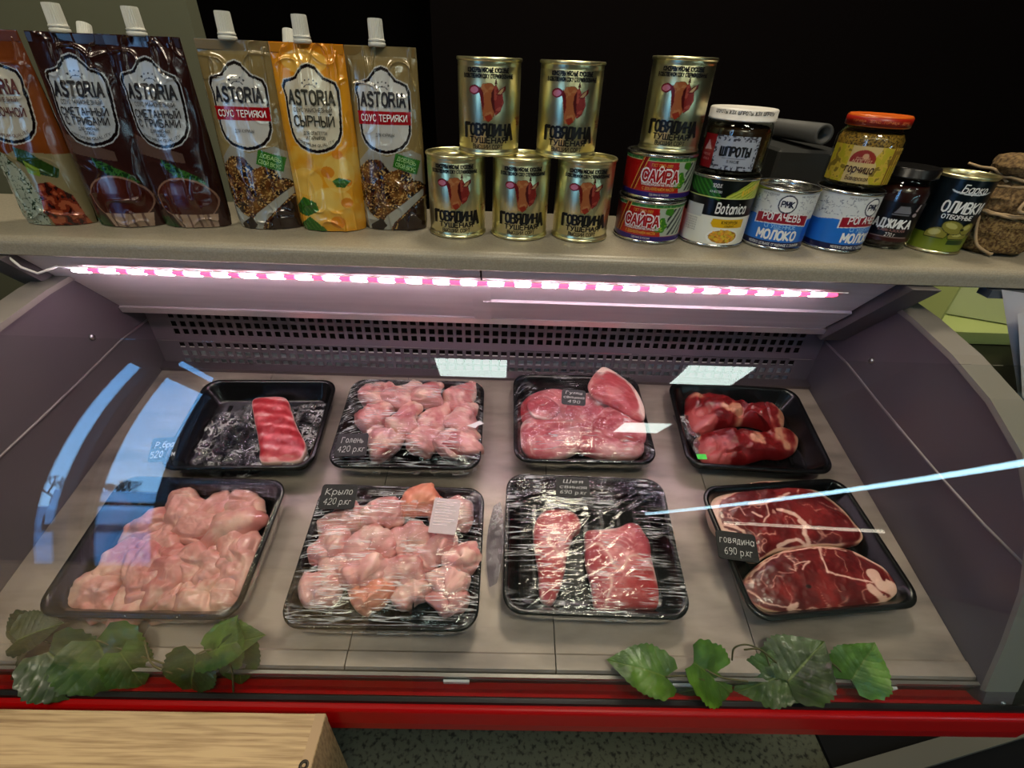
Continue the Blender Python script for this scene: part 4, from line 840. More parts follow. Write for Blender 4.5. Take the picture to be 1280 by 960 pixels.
def crest(p, mid, white):
    c = np.array(CREST, float); ct = np.array([0, 138.0])
    for s, colr in ((1.10, white), (1.07, (0.06, 0.02, 0.02)), (0.985, white)): p.fill(p.poly([tuple(q) for q in (c - ct) * s + ct]), colr)
    for k in range(5): a = R(150 - 30 * k); p.fill(p.ell(9 * math.cos(a), 164 + 7 * math.sin(a) - 2, 1.1, 1.1), (0.15, 0.15, 0.2))
    p.fill((np.abs(np.hypot(p.X, (p.Y - 158) * 1.2) - 7.5) < .5) & (p.Y > 161), (0.15, 0.15, 0.2))
def art_teriyaki(p):
    n1 = p.n(.09, 3); p.C[:] = (0.48, 0.41, 0.25); p.fill(ss(p.n(.03, 2), -.1, .4) * .5, (0.60, 0.54, 0.36)); p.fill((p.Y > 190), (0.50, 0.44, 0.30))
    pl = p.poly([(-40, 62), (-36, 84), (-22, 98), (0, 90), (30, 98), (41, 92), (41, 0), (-41, 0), (-41, 30)]); p.fill(pl, (0.56, 0.55, 0.50))
    rn = np.random.RandomState(5)
    for x, y, r in ((-18, 66, 20), (12, 54, 21), (-14, 36, 21), (18, 34, 20), (-30, 48, 13), (33, 50, 12), (0, 20, 22)):
        d = np.hypot(p.X - x, p.Y - y) / (r * (1 + .16 * p.n(.12, int(x + 50)))); m_ = d < 1
        p.fill(m_, (0.12, 0.06, 0.04)); p.fill(m_ & (p.n(.22, int(y)) > .05), (0.30, 0.16, 0.07)); p.fill(m_ * np.clip(1 - np.hypot(p.X - x + r * .3, p.Y - y - r * .45) / (r * .8), 0, 1) * .7, (0.62, 0.44, 0.20)); p.fill(m_ & (p.n(.7, int(y) + 2, 2) > .32), (0.72, 0.58, 0.34))
    p.fill(p.poly([(-41, 24), (-12, 12), (-6, 20), (41, 52), (41, 44), (2, 10), (-4, 0), (-41, 0)]) & ~p.poly([(0, 0), (6, 12), (41, 38), (41, 0)]), (0.60, 0.60, 0.56)); p.fill(p.poly([(4, 0), (8, 12), (41, 40), (41, 0)]), (0.16, 0.10, 0.08)); p.fill(p.poly([(-30, 6), (-14, 16), (-8, 6), (-14, 0), (-30, 0)]), (0.13, 0.09, 0.07))
    a = R(-18); st = (np.abs((p.X - 23) * math.cos(a) + (p.Y - 82) * math.sin(a)) < 15) & (np.abs(-(p.X - 23) * math.sin(a) + (p.Y - 82) * math.cos(a)) < 8.5); p.fill(st, (0.18, 0.42, 0.12))
    crest(p, 0, (0.72, 0.72, 0.70)); p.fill(p.rect(-31.5, 31.5, 125, 139), (0.60, 0.03, 0.07))
def art_cheese(p):
    p.C[:] = (0.84, 0.58, 0.12); p.fill(ss(p.Y, 150, 204), (0.80, 0.50, 0.07)); n1 = p.n(.05, 4); p.fill((p.Y < 100) * ss(n1, -.3, .4) * .8, (0.86, 0.72, 0.36))
    for x, y, rx, ry in ((-4, 186, 26, 12), (20, 70, 18, 22), (-20, 60, 20, 16), (8, 40, 24, 14)): p.fill(p.ell(x, y, rx, ry) * .55, (0.88, 0.76, 0.42))
    for x, y, r in ((8, 72, 8), (22, 92, 6), (26, 36, 7), (12, 12, 9), (30, 60, 5)): p.fill(p.ell(x, y, r, r * .85) * .8, (0.80, 0.46, 0.08))
    g = np.abs(np.sin(p.X * .5 + p.Y * .3)) < .15
    for q in ([(-40, 30), (-28, 42), (-12, 36), (-10, 26), (-26, 18), (-40, 20)], [(-38, 8), (-24, 18), (-8, 6), (-4, 0), (-40, 0)], [(12, 62), (20, 66), (34, 62), (26, 54), (16, 55)]): m_ = p.poly(q); p.fill(m_, (0.16, 0.36, 0.10)); p.fill(m_ & g, (0.34, 0.52, 0.20))
    crest(p, 0, (0.78, 0.75, 0.66))
def art_mush(p):
    p.C[:] = (0.16, 0.07, 0.06); p.fill(ss(p.n(.03, 6), 0, .5) * .6, (0.24, 0.10, 0.08)); p.fill(p.Y > 186, (0.17, 0.07, 0.05)); p.fill(p.poly([(-41, 96), (10, 88), (30, 60), (41, 20), (41, 0), (-41, 0)]) * .8, (0.20, 0.10, 0.09))
    sw = (np.abs(p.Y - (92 - .25 * (p.X + 20))) < 5 + .1 * (20 - p.X)) & (p.X < 18); p.fill(sw * .6, (0.45, 0.38, 0.34))
    gs = np.abs(p.n(.35, 2)) < .18; gr = p.poly([(-10, 82), (6, 74), (30, 60), (34, 52), (22, 52), (2, 62), (-8, 72)]); p.fill(gr, (0.07, 0.20, 0.08)); p.fill(gr & gs, (0.20, 0.38, 0.16))
    cap = p.ell(6, 34, 33, 25) & (p.Y > 16); p.fill(p.ell(6, 34.5, 34.5, 26.5) & (p.Y > 15), (0.52, 0.40, 0.34)); p.fill(cap, (0.25, 0.09, 0.055)); p.fill(cap * np.clip(1 - np.hypot(p.X + 4, p.Y - 48) / 22, 0, 1) * .5, (0.42, 0.20, 0.12))
    st = p.poly([(-18, 17), (36, 17), (32, 0), (-12, 0)]); p.fill(st, (0.62, 0.52, 0.44)); p.fill(st & (np.sin(p.X * .55) > .75), (0.40, 0.30, 0.26)); p.fill(p.poly([(-38, 12), (-22, 14), (-16, 0), (-38, 0)]), (0.10, 0.24, 0.10))
    crest(p, 0, (0.66, 0.69, 0.72))
def art_orange(p):
    p.C[:] = (0.40, 0.19, 0.06); p.fill(ss(-p.n(.03, 6), 0, .5) * .6, (0.52, 0.28, 0.10)); p.fill(p.Y < 84 + 5 * p.n(.05, 2), (0.50, 0.46, 0.33)); p.fill(p.poly([(-5, 90), (10, 86), (34, 66), (30, 56), (8, 62), (-4, 76)]), (0.14, 0.24, 0.08))
    cr_ = p.poly([(-41, 86), (-20, 84), (-2, 62), (6, 30), (0, 0), (-41, 0)]); p.fill(cr_, (0.62, 0.66, 0.60)); p.fill(cr_ & (np.abs(p.n(.2, 9)) < .06), (0.15, 0.24, 0.16)); p.fill(p.poly([(2, 76), (16, 66), (14, 58), (2, 62)]), (0.42, 0.52, 0.14))
    sh_ = p.poly([(8, 50), (20, 52), (36, 36), (40, 0), (6, 0), (2, 20)]); p.fill(sh_, (0.42, 0.14, 0.07)); p.fill(sh_ & (p.n(.18, 5) > .1), (0.62, 0.32, 0.20)); p.fill(sh_ & (p.n(.18, 5) < -.25), (0.18, 0.06, 0.04))
    crest(p, 0, (0.70, 0.69, 0.64))
SUP = (0.10, 0.10, 0.13)
def pouch(kind, seed):
    e = empty('sauce_pouch'); fn = pouch_surface(-1, seed); fb = pouch_surface(1, seed)
    v = np.linspace(0, PH * 1000, NV); u = np.sin(np.linspace(-math.pi / 2, math.pi / 2, NU)) * .6 + np.linspace(-1, 1, NU) * .4; U, Yv = np.meshgrid(u, v, indexing='ij')
    a = np.interp(Yv / PH / 1000, [0, .05, .25, .5, .75, .93, 1], [41.5, 43, 43.5, 43.5, 42.5, 41.8, 41.4]); X = U * a
    p = Paint(X, Yv, (1, 1, 1)); {'t': art_teriyaki, 'c': art_cheese, 'm': art_mush, 'o': art_orange}[kind](p)
    V1 = fn(X, Yv).reshape(-1, 3); V2 = fb(X[::3, ::5], Yv[::3, ::5]).reshape(-1, 3); g1 = grid(NU, NV); g2 = grid(*X[::3, ::5].shape)[:, ::-1] + len(V1)
    C = np.vstack([p.C.reshape(-1, 3), np.tile(p.C[2, 10], (len(V2), 1))]); nb = len(V1) + len(V2)
    rim_ = fn(X[:, 0], Yv[:, 0]); base = np.vstack([rim_, rim_ * np.array([1, -1, 1])]); V = np.vstack([V1, V2, base]); C = np.vstack([C, np.tile(p.C[2, 10], (len(base), 1))])
    F = g1.tolist() + g2.tolist() + [(nb + i, nb + NU + i, nb + NU + i + 1, nb + i + 1) for i in range(NU - 1)]
    mesh('pouch_body', V, F, mP, e, True, C)
    b = MB(); b.bbox(-.0405, .0405, -.0016, .0016, PH - .010, PH - .0006, .0004); b.build('top_seal', mat('seal_' + kind, {'t': (0.46, 0.38, 0.22), 'c': (0.74, 0.48, 0.08), 'm': (0.16, 0.07, 0.055), 'o': (0.38, 0.18, 0.06)}[kind], 0.3, 0.2, coat=0.4), e)
    lathe('spout_collar', [(0, PH - .001), (.0088, PH - .001), (.0098, PH), (.0098, PH + .0028), (.0088, PH + .0036), (.0088, PH + .0042)], m_cap, e, 28, loc=(-.003, 0, 0))
    n = 48; aa = np.linspace(0, 2 * np.pi, n, endpoint=False); V = []; pr = [(.0094, .0042), (.0096, .0056), (.0086, .0064), (.0086, .0075), (.0082, .024), (.0078, .0254), (.0, .0256)]
    for i, t in enumerate(aa):
        for k, (r_, z) in enumerate(pr): q = r_ - (.0005 if (i % 2 and 3 <= k <= 4) else 0); V.append((q * math.cos(t) - .003, q * math.sin(t), PH + z))
    mesh('cap', V, grid(n, len(pr), True), m_cap, e, False)
    f = lambda x, y: fn(x, y, .0012); dk = ink('charcoal', (0.08, 0.07, 0.09))
    it = [(text('ASTORIA', 13.5, 1.35, 52, serif=.8), 0, 151)]
    if kind == 't':
        lettering(it + [(text('ДЛЯ КУРИЦЫ', 3.2, .8, 22), 0, 114)], f, dk, e); lettering([(text('СОУС ТЕРИЯКИ', 6.6, .95, 54), 0, 132), ], f, wht, e)
        s1 = text('ДОБАВЬ', 4.4, .8, 22), text('СВОЙ ВКУС', 4.4, .8, 24); a = R(-18); rot = np.array([[math.cos(a), math.sin(a)], [-math.sin(a), math.cos(a)]])
        lettering([(s1[0] @ rot, 24.0, 85.5), (s1[1] @ rot, 22, 78.5)], f, ink('pale_green', (0.62, 0.78, 0.5)), e)
    elif kind == 'c': lettering(it + [(text('СОУС МАЙОНЕЗНЫЙ', 4.2, .8, 44), 0, 138.5), (text('СЫРНЫЙ', 10.5, 1.0, 46), 0, 127), (text('ДЛЯ СПАГЕТТИ', 3.4, 1, 27), 0, 114.5), (text('И ГАРНИРОВ', 3.4, 1, 22), 0, 109.5), (text('PREMIUM QUALITY', 3.0, .8, 42, arc=-4), 0, 101.5)], f, ink('olive_black', (0.16, 0.15, 0.08)), e)
    elif kind == 'm': lettering(it + [(text('СОУС МАЙОНЕЗНЫЙ', 4.2, .8, 44), 0, 138.5), (text('СМЕТАННЫЙ', 7.6, 1.0, 50), 0, 129), (text('С ГРИБАМИ', 7.6, 1.0, 46), 0, 119.5), (text('ДЛЯ МЯСНЫХ', 3.0, 1, 22), 0, 111.5), (text('БЛЮД', 3.0, 1, 10), 0, 107.3), (text('PREMIUM QUALITY', 3.0, .8, 42, arc=-4), 0, 101.5)], f, dk, e)
    else: lettering(it + [(text('СОУС МАЙОНЕЗНЫЙ', 4.2, .8, 44), 0, 138.5), (text('ЧЕСНОЧНОЙ', 8.5, 1.0, 50), 0, 126), (text('PREMIUM QUALITY', 3.0, .8, 42, arc=-4), 0, 101.5)], f, ink('brownish', (0.30, 0.12, 0.08)), e)
    return e
for kind, seed, x, y, rz, lb in (('t', 1, -.1530, .6690, .03, 'beige and brown meat-sauce pouch, rightmost of the pouches, next to the gold cans'), ('c', 2, -.2335, .6560, .05, 'bright yellow cheese sauce pouch'),
        ('t', 4, -.3175, .6560, .02, 'beige and brown meat-sauce pouch between a mushroom pouch and the yellow pouch'), ('m', 5, -.4124, .6480, .05, 'dark brown mushroom sauce pouch beside the beige pouch'),
        ('m', 7, -.4930, .6440, .07, 'dark brown mushroom sauce pouch beside the orange pouch'), ('o', 9, -.5830, .6400, .02, 'orange brown pouch cut off by the left edge')):
    e = pouch(kind, seed); e.location = (x, y, ZS); e.rotation_euler = (R(-2), 0, rz); tag(e, lb, 'pouch', {'t': 'beige teriyaki pouches', 'm': 'dark mushroom pouches'}.get(kind))
    if (kind, seed) == ('m', 7): pm = e
    if (kind, seed) == ('t', 4): pt = e
e = copy_tree(pm); e.location = (at(100, 34, .79, 1)[0] + .01, .700, ZS + .004); e.rotation_euler = (R(-23), 0, .0); e['label'] = 'dark mushroom sauce pouch of the second row, only its spout and shoulder showing'
e = copy_tree(pt); e.location = (-.298, .715, ZS + .004); e.rotation_euler = (R(-21), 0, .0); e['label'] = 'beige pouch of the second row, a corner showing left of the yellow pouch'

# ================================================================== TRAYS, MEAT, FILM, TAGS
ZT = ZD + .0004
BEFORE = set(bpy.data.objects)
def rr_loop(w, d, r, k=7):
    o = []
    for cx_, cy_, a0 in ((w / 2 - r, d / 2 - r, 0), (-w / 2 + r, d / 2 - r, 90), (-w / 2 + r, -d / 2 + r, 180), (w / 2 - r, -d / 2 + r, 270)):
        for i in range(k): a = R(a0 + 90 * i / (k - 1)); o.append((cx_ + r * math.cos(a), cy_ + r * math.sin(a)))
    return o
m_tray = mat('black_tray_plastic', (0.035, 0.035, 0.038), 0.24)
def tray(cx_, cy_, w, d, rz, label, name='meat_tray', ribs=0, tilt=0.0):
    e = empty(name, (cx_, cy_, ZT + max(0, abs(tilt) * d / 2)), label=label, cat='tray', group='black plastic meat trays', rot=(tilt, 0, rz))
    prof = [(.020, 0), (.017, .0008), (.006, .0275), (.0015, .0285), (0, .0292), (0, .0318), (.0012, .0332), (.0045, .0332), (.0062, .0318), (.0075, .0300), (.0085, .0285), (.0190, .0055), (.0225, .0032)]
    V = []; n = len(rr_loop(w, d, .024))
    for ins, z in prof: V += [(x, y, z) for x, y in rr_loop(w - 2 * ins, d - 2 * ins, max(.006, .024 - ins * .6))]
    F = [(i * n + j, i * n + (j + 1) % n, (i + 1) * n + (j + 1) % n, (i + 1) * n + j) for i in range(len(prof) - 1) for j in range(n)]
    F += [list(range(n))[::-1], list(range((len(prof) - 1) * n, len(prof) * n))]
    o = mesh('tray_shell', V, F, m_tray, e, True); 
    b = MB()
    for k in range(7): x = -w / 2 + .04 + k * (w - .08) / 6; b.prism([(-d / 2 + .03, .0030), (d / 2 - .03, .0030), (d / 2 - .032, .0052), (-d / 2 + .032, .0052)], x - .0025, x + .0025)
    b.build('floor_rib', m_tray, e)['kind'] = 'stuff'
    return e
def film(tr, w, d, hf, seed, m, name='cling_film', amp=.0011, direction=0.2, inset=.0008):
    nx_, ny_ = 110, 100; u = np.linspace(-1, 1, nx_); v = np.linspace(-1, 1, ny_); U, Vv = np.meshgrid(u, v, indexing='ij')
    # follow the rounded tray corners
    sq = np.clip(np.abs(U) ** 8 + np.abs(Vv) ** 8, 0, 2); k = 1 / np.where(sq > 1, sq ** (1 / 8) , 1) ; U2, V2 = U * k, Vv * k
    X = U2 * (w / 2 - inset); Y = V2 * (d / 2 - inset); e_ = np.maximum(np.abs(U2), np.abs(V2))
    H = .0338 + hf(U2, V2); c, s = math.cos(direction), math.sin(direction); A = X * c + Y * s; B = -X * s + Y * c
    P = np.stack([A * 9, B * 150, 0 * A + seed], -1); w1 = np.clip(1 - np.abs(vn(P, seed)) * 2, 0, 1) ** 3; P = np.stack([(A + .6 * B) * 16, (B - .5 * A) * 110, 0 * A], -1); w2 = np.clip(1 - np.abs(vn(P, seed + 4)) * 2, 0, 1) ** 4
    env = np.clip((1 - e_) * 6, 0, 1) * (0.5 + .5 * (vn(np.stack([X * 25, Y * 25, 0 * X], -1), seed + 8) > -.2)); H = H + amp * env * (w1 + w2)
    H[e_ > .995] -= .0016
    rim_ = (e_ >= .9999)
    V = np.stack([X, Y, H], -1).reshape(-1, 3); F = grid(nx_, ny_).tolist()
    # skirt folded down the side of the tray
    ed = [(i, 0) for i in range(nx_)] + [(nx_ - 1, j) for j in range(1, ny_)] + [(i, ny_ - 1) for i in range(nx_ - 2, -1, -1)] + [(0, j) for j in range(ny_ - 2, 0, -1)]
    base = [i * ny_ + j for i, j in ed]; n = len(base); sk = []
    for q in (0.0012,):
        for t in base:
            x, y, z = V[t]; g = vn(np.array([x * 160, y * 160, seed * 1.0]), seed) * .0012; r_ = math.hypot(x, y); sk.append((x * (1 + q / r_ + g / r_), y * (1 + q / r_ + g / r_), .0175 + g * 4))
    k0 = len(V); V = np.vstack([V, sk]); F += [(base[i], base[(i + 1) % n], k0 + (i + 1) % n, k0 + i) for i in range(n)]
    return mesh(name, V, F, m, tr, True)
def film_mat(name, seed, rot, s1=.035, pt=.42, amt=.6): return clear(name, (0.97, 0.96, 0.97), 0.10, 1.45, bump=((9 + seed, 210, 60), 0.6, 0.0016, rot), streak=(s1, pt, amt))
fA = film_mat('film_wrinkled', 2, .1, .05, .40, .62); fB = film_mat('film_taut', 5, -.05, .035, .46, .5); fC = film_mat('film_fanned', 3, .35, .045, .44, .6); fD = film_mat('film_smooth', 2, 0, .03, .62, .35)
def dome(h, p=4): return lambda u, v: h * (1 - np.abs(u) ** p) * (1 - np.abs(v) ** p)

def crv(P, n=10):
    P = np.array(P, float); o = []; m_ = len(P)
    for i in range(m_):
        a, b2, c2, d2 = P[i - 1], P[i], P[(i + 1) % m_], P[(i + 2) % m_]
        for k in range(n): u = k / n; o.append(.5 * (2 * b2 + (c2 - a) * u + (2 * a - 5 * b2 + 4 * c2 - d2) * u * u + (3 * b2 - a - 3 * c2 + d2) * u ** 3))
    return np.array(o)
m_meat = mat('raw_meat', vcol=True, rough=0.36, sss=0.12, bump=((420, 420, 420), 0.25, 0.0005), coat=0.15)
m_chick = mat('raw_chicken', vcol=True, rough=0.34, sss=0.2, bump=((300, 300, 300), 0.25, 0.0005), coat=0.25)
def slab(name, out, z0, th, cf, m, seed=0, dome_=0.0, rough=.0015, NR=34, tilt=(0, 0), rnd_=6, lobes=0.0):
    "thick cut of meat: closed outline (world x,y), rising from z0"
    O = crv(out, 12) if len(out) < 60 else np.array(out); c = O.mean(0); n = len(O); D = O - c
    rs = np.concatenate([np.linspace(0, 1, NR) ** .85]); P = c + rs[:, None, None] * D[None]; L = P - c
    r = np.repeat(rs[:, None], n, 1); N3 = np.dstack([L * 1.0, 0 * r + seed * .37])
    z = th * (1 - .35 * r ** rnd_) * (1 - dome_ + dome_ * np.sqrt(np.clip(1 - r ** 2.4, 0, 1))) + rough * fbm(N3, 90, seed) * (1 - r ** 8)
    if lobes: z = z + lobes * np.clip(fbm(N3, 34, seed + 6, 2), -.6, 1) * (1 - r ** 4) - lobes * .6 * np.clip(1 - np.abs(fbm(N3, 26, seed + 11, 2)) * 9, 0, 1) * (1 - r ** 6)
    z = np.maximum(z, th * .12) + L[..., 0] * tilt[0] + L[..., 1] * tilt[1]
    C = cf(L[..., 0], L[..., 1], r, N3, seed)
    V = [np.dstack([L, z]).reshape(-1, 3)]; CC = [np.clip(C, 0, 1).reshape(-1, 3)]
    s1 = L[-1] * 1.012; s2 = L[-1] * .97; zt_ = L[-1][:, 0] * tilt[0] + L[-1][:, 1] * tilt[1]
    ze_ = z[-1]; V += [np.column_stack([s1, (ze_ + zt_) * .5 + 0]), np.column_stack([s2, np.minimum(zt_, zt_ * 0 + .0) + 0 * ze_])]; CC += [C[-1] * .92, C[-1] * .85]
    V = np.vstack(V); CC = np.vstack(CC); F = []
    i, j = np.meshgrid(np.arange(len(rs) + 1), np.arange(n), indexing='ij'); j2 = (j + 1) % n; F = np.stack([i * n + j, i * n + j2, (i + 1) * n + j2, (i + 1) * n + j], -1)[:, :, ::-1].reshape(-1, 4).tolist()
    F.append(list(range((len(rs) + 1) * n, (len(rs) + 2) * n)))
    return mesh(name, V, F, m, None, True, CC, (c[0], c[1], z0))
def px(pts, z): return [dk(a, b2, z)[:2] for a, b2 in pts]
def oval(cx_, cy_, rx, ry, a, seed, jag=.16, n=72):
    c = dk(cx_, cy_, .905)[:2]; t = np.linspace(0, 2 * np.pi, n, endpoint=False); q = 1 + jag * fbm(np.stack([np.cos(t), np.sin(t), 0 * t], -1), 1.6, seed) * 1.6
    x = rx * np.cos(t) * q; y = ry * np.sin(t) * q; return [(c[0] + a_ * math.cos(a) - b_ * math.sin(a), c[1] + a_ * math.sin(a) + b_ * math.cos(a)) for a_, b_ in zip(x, y)]
def beef(x, y, r, N, s):
    n1 = fbm(N, 60, s); n2 = fbm(N, 28, s + 5); n3 = fbm(N, 160, s + 9)
    C = mixc((0.33, 0.06, 0.07), (0.47, 0.12, 0.12), ss(n1, -.3, .4)); C = mixc(C, (0.25, 0.035, 0.05), ss(n2, .1, .4) * .6); fib = np.sin((x * .8 + y * .5 + .004 * n2) * 900) * .5 + .5; C = mixc(C, (0.56, 0.18, 0.17), fib * ss(n3, 0, .4) * .3)
    vein = np.clip(1 - np.abs(n2) / .028, 0, 1) * ss(fbm(N, 40, s + 2), -.25, .1); C = mixc(C, (0.80, 0.62, 0.55), vein * .85)
    rim_ = ss(r + .06 * n1, .93, .965); return mixc(C, (0.80, 0.64, 0.55), rim_ * ss(fbm(N, 22, s + 4), -.35, 0))
def pork(x, y, r, N, s):
    n1 = fbm(N, 55, s); n2 = fbm(N, 26, s + 5); C = mixc((0.70, 0.31, 0.34), (0.83, 0.50, 0.49), ss(n1, -.3, .4)); C = mixc(C, (0.62, 0.20, 0.22), ss(n2, .05, .4) * .8); C = mixc(C, (0.92, 0.74, 0.72), ss(-n2, .05, .35) * .6); vein = np.clip(1 - np.abs(fbm(N, 34, s + 7)) / .06, 0, 1); C = mixc(C, (0.92, 0.76, 0.72), vein * .75 * ss(n1, -.3, .2))
    st_ = ss(np.sin((x * .6 + y) * 700 + 6 * n2 + 3 * n1), .3, .9) * ss(fbm(N, 40, s + 14), -.05, .3); C = mixc(C, (0.90, 0.70, 0.68), st_ * .5); return mixc(C, (0.92, 0.78, 0.74), ss(r + .25 * n1, .90, 1.0) * ss(fbm(N, 18, s + 4), -.1, .15))
def chicken(x, y, r, N, s):
    n1 = fbm(N, 45, s); n2 = fbm(N, 24, s + 5); C = mixc((0.84, 0.60, 0.58), (0.73, 0.40, 0.40), ss(n2, -.1, .4)); C = mixc(C, (0.93, 0.80, 0.72), ss(n1, .02, .4) * .85); vein = np.clip(1 - np.abs(fbm(N, 30, s + 7)) / .03, 0, 1); C = mixc(C, (0.95, 0.86, 0.78), vein * .6); return mixc(C, (0.62, 0.22, 0.22), ss(fbm(N, 38, s + 12), .34, .5) * .6)
def piece(name, P, rad, m, cf, seed, label, group, cat='meat', flat=.8, n=22, k=40, amp=.18, loc=None):
    "tapering rounded piece swept along a bent line (world points)"
    P = np.array(P, float); t = np.linspace(0, 1, k); Q = sm(P, 24); s_ = np.linspace(0, 1, len(Q)); Q = np.stack([np.interp(t, s_, Q[:, i]) for i in range(3)], 1)
    rr_ = np.interp(t, np.linspace(0, 1, len(rad)), rad); rr_ = np.convolve(np.pad(rr_, 3, mode='edge'), np.ones(7) / 7, 'valid'); cap_ = np.sqrt(np.clip(1 - (np.abs(t - .5) * 2) ** 7, 0, 1)); rr_ = rr_ * cap_ + 1e-5
    T = np.gradient(Q, axis=0); T /= np.linalg.norm(T, axis=1)[:, None] + 1e-9; c = Q.mean(0); a = np.linspace(0, 2 * np.pi, n, endpoint=False); V = np.zeros((k, n, 3))
    for i in range(k):
        u = np.cross(T[i], (0, 0, 1)); u /= np.linalg.norm(u) + 1e-9; w_ = np.cross(u, T[i]); V[i] = Q[i] + rr_[i] * (np.cos(a)[:, None] * u + flat * np.sin(a)[:, None] * w_)
    L = V - c; d = fbm(L + seed * .11, 40, seed, 3); cz_ = np.clip(1 - np.abs(fbm(L + seed * .17, 30, seed + 3, 2)) * 7, 0, 1); V = V + (V - Q[:, None]) * (amp * 1.6 * d - .16 * cz_)[..., None] + (amp * .006) * fbm(L, 110, seed + 5, 2)[..., None]; V[..., 2] = np.maximum(V[..., 2], ZT + .005); L = V - c
    C = cf(L[..., 0], L[..., 1], np.zeros((k, n)) + .2, L + seed * .13, seed)
    if callable(label): C = label(C, t); label = None
    o = mesh(name, L.reshape(-1, 3), np.stack([x.ravel() for x in (lambda i, j: (i * n + j, i * n + (j + 1) % n, (i + 1) * n + (j + 1) % n, (i + 1) * n + j))(*np.meshgrid(np.arange(k - 1), np.arange(n), indexing='ij'))], -1), m, None, True, C.reshape(-1, 3), tuple(c))
    return tag(o, label, cat, group)

m_tag = mat('chalk_card', (0.05, 0.05, 0.052), 0.5); m_chalk = mat('chalk_ink', (0.72, 0.72, 0.70), 0.7)
def price_tag(pxc, z, w, d, rz, lines, label, tilt=0.12, bright=None):
    c = dk(pxc[0], pxc[1], z); e = empty('price_tag', tuple(c), label=label, cat='price tag', group='handwritten black price tags', rot=(tilt, 0, rz))
    V = rr_loop(w, d, .004, 5); b = MB(); b.prism(V, 0, .0011, 2); b.build('card', m_tag, e)
    n = len(lines); hs = d / (n + .5) * .62; it = []
    for k, (s, wd) in enumerate(lines): it.append((text(s, hs * 1000, .55, wd * 1000, seed=k + 3, slant=.12), 0, (d * 1000) * (.5 - (k + .75) / (n + .5))))
    lettering(it, lambda x, y: np.stack([np.asarray(x) / 1000, np.asarray(y) / 1000, 0 * np.asarray(x) + .0014], -1), bright or m_chalk, e, 'handwriting')
    return e

# ---- back row -------------------------------------------------------
t1 = tray(-.372, .453, .210, .172, .04, 'black tray holding one strip of pork ribs in crumpled film')
t2 = tray(-.137, .461, .217, .172, .01, 'black tray of film wrapped chicken drumsticks, second in the back row')
t3 = tray(.124, .481, .210, .178, 0.01, 'black tray of film wrapped pork chops heaped high, third in the back row')
t4 = tray(.384, .473, .216, .170, -.04, 'black tray holding two beef shanks, last in the back row')
# ribs with crumpled wrapping
o = px([(100 * 0 + 313, 494), (333, 490), (354, 492), (361, 507), (367, 525), (379, 550), (375, 565), (366, 571), (345, 572), (323, 571), (321, 556), (318, 535), (314, 515)], .915)
def ribc(x, y, r, N, s):
    n1 = fbm(N, 60, s); u = y * 1.0 + .10 * x + .004 * n1; band = np.sin(u * 2 * np.pi / .0185) * .5 + .5
    C = mixc((0.62, 0.14, 0.17), (0.80, 0.36, 0.38), ss(band * .7 + .8 * n1, .0, .8)); C = mixc(C, (0.90, 0.66, 0.66), ss(band * .8 + .7 * fbm(N, 70, s + 3), .62, 1.05) * .9); return mixc(C, (0.92, 0.76, 0.72), ss(r, .95, 1.0))
tag(slab('rib_strip', o, ZT + .010, .020, ribc, m_meat, 3, rough=.002, NR=46), 'strip of pork ribs with pale bone bands on the crumpled film', 'meat')
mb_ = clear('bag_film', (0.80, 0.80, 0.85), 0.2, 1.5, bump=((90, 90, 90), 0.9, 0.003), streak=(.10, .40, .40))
nx_, ny_ = 90, 70; U, Vv = np.meshgrid(np.linspace(-1, 1, nx_), np.linspace(-1, 1, ny_), indexing='ij')
cL = dk(322, 540, .905); X = U * (.086 + .006 * vn(np.stack([Vv * 3, 0 * U, 0 * U], -1), 3)); Y = Vv * (.062 + .010 * vn(np.stack([U * 3, 0 * U, 0 * U], -1), 5)) + .012 * U; P3 = np.stack([X, Y, 0 * X], -1)
Hh = .012 + .010 * np.clip(1 - np.abs(fbm(P3, 30, 2, 3)) * 3.5, 0, 1) * (1 - (np.abs(U) ** 6)) + .004 * fbm(P3, 80, 4, 2); under = (np.abs(X - .008) < .03); Hh = np.where(under, np.minimum(Hh, .009), Hh)
o = mesh('plastic_bag', np.stack([X, Y, Hh], -1).reshape(-1, 3), grid(nx_, ny_), mb_, None, True, None, (cL[0], cL[1], ZT)); tag(o, 'crumpled clear plastic bag under the strip of ribs', 'bag')
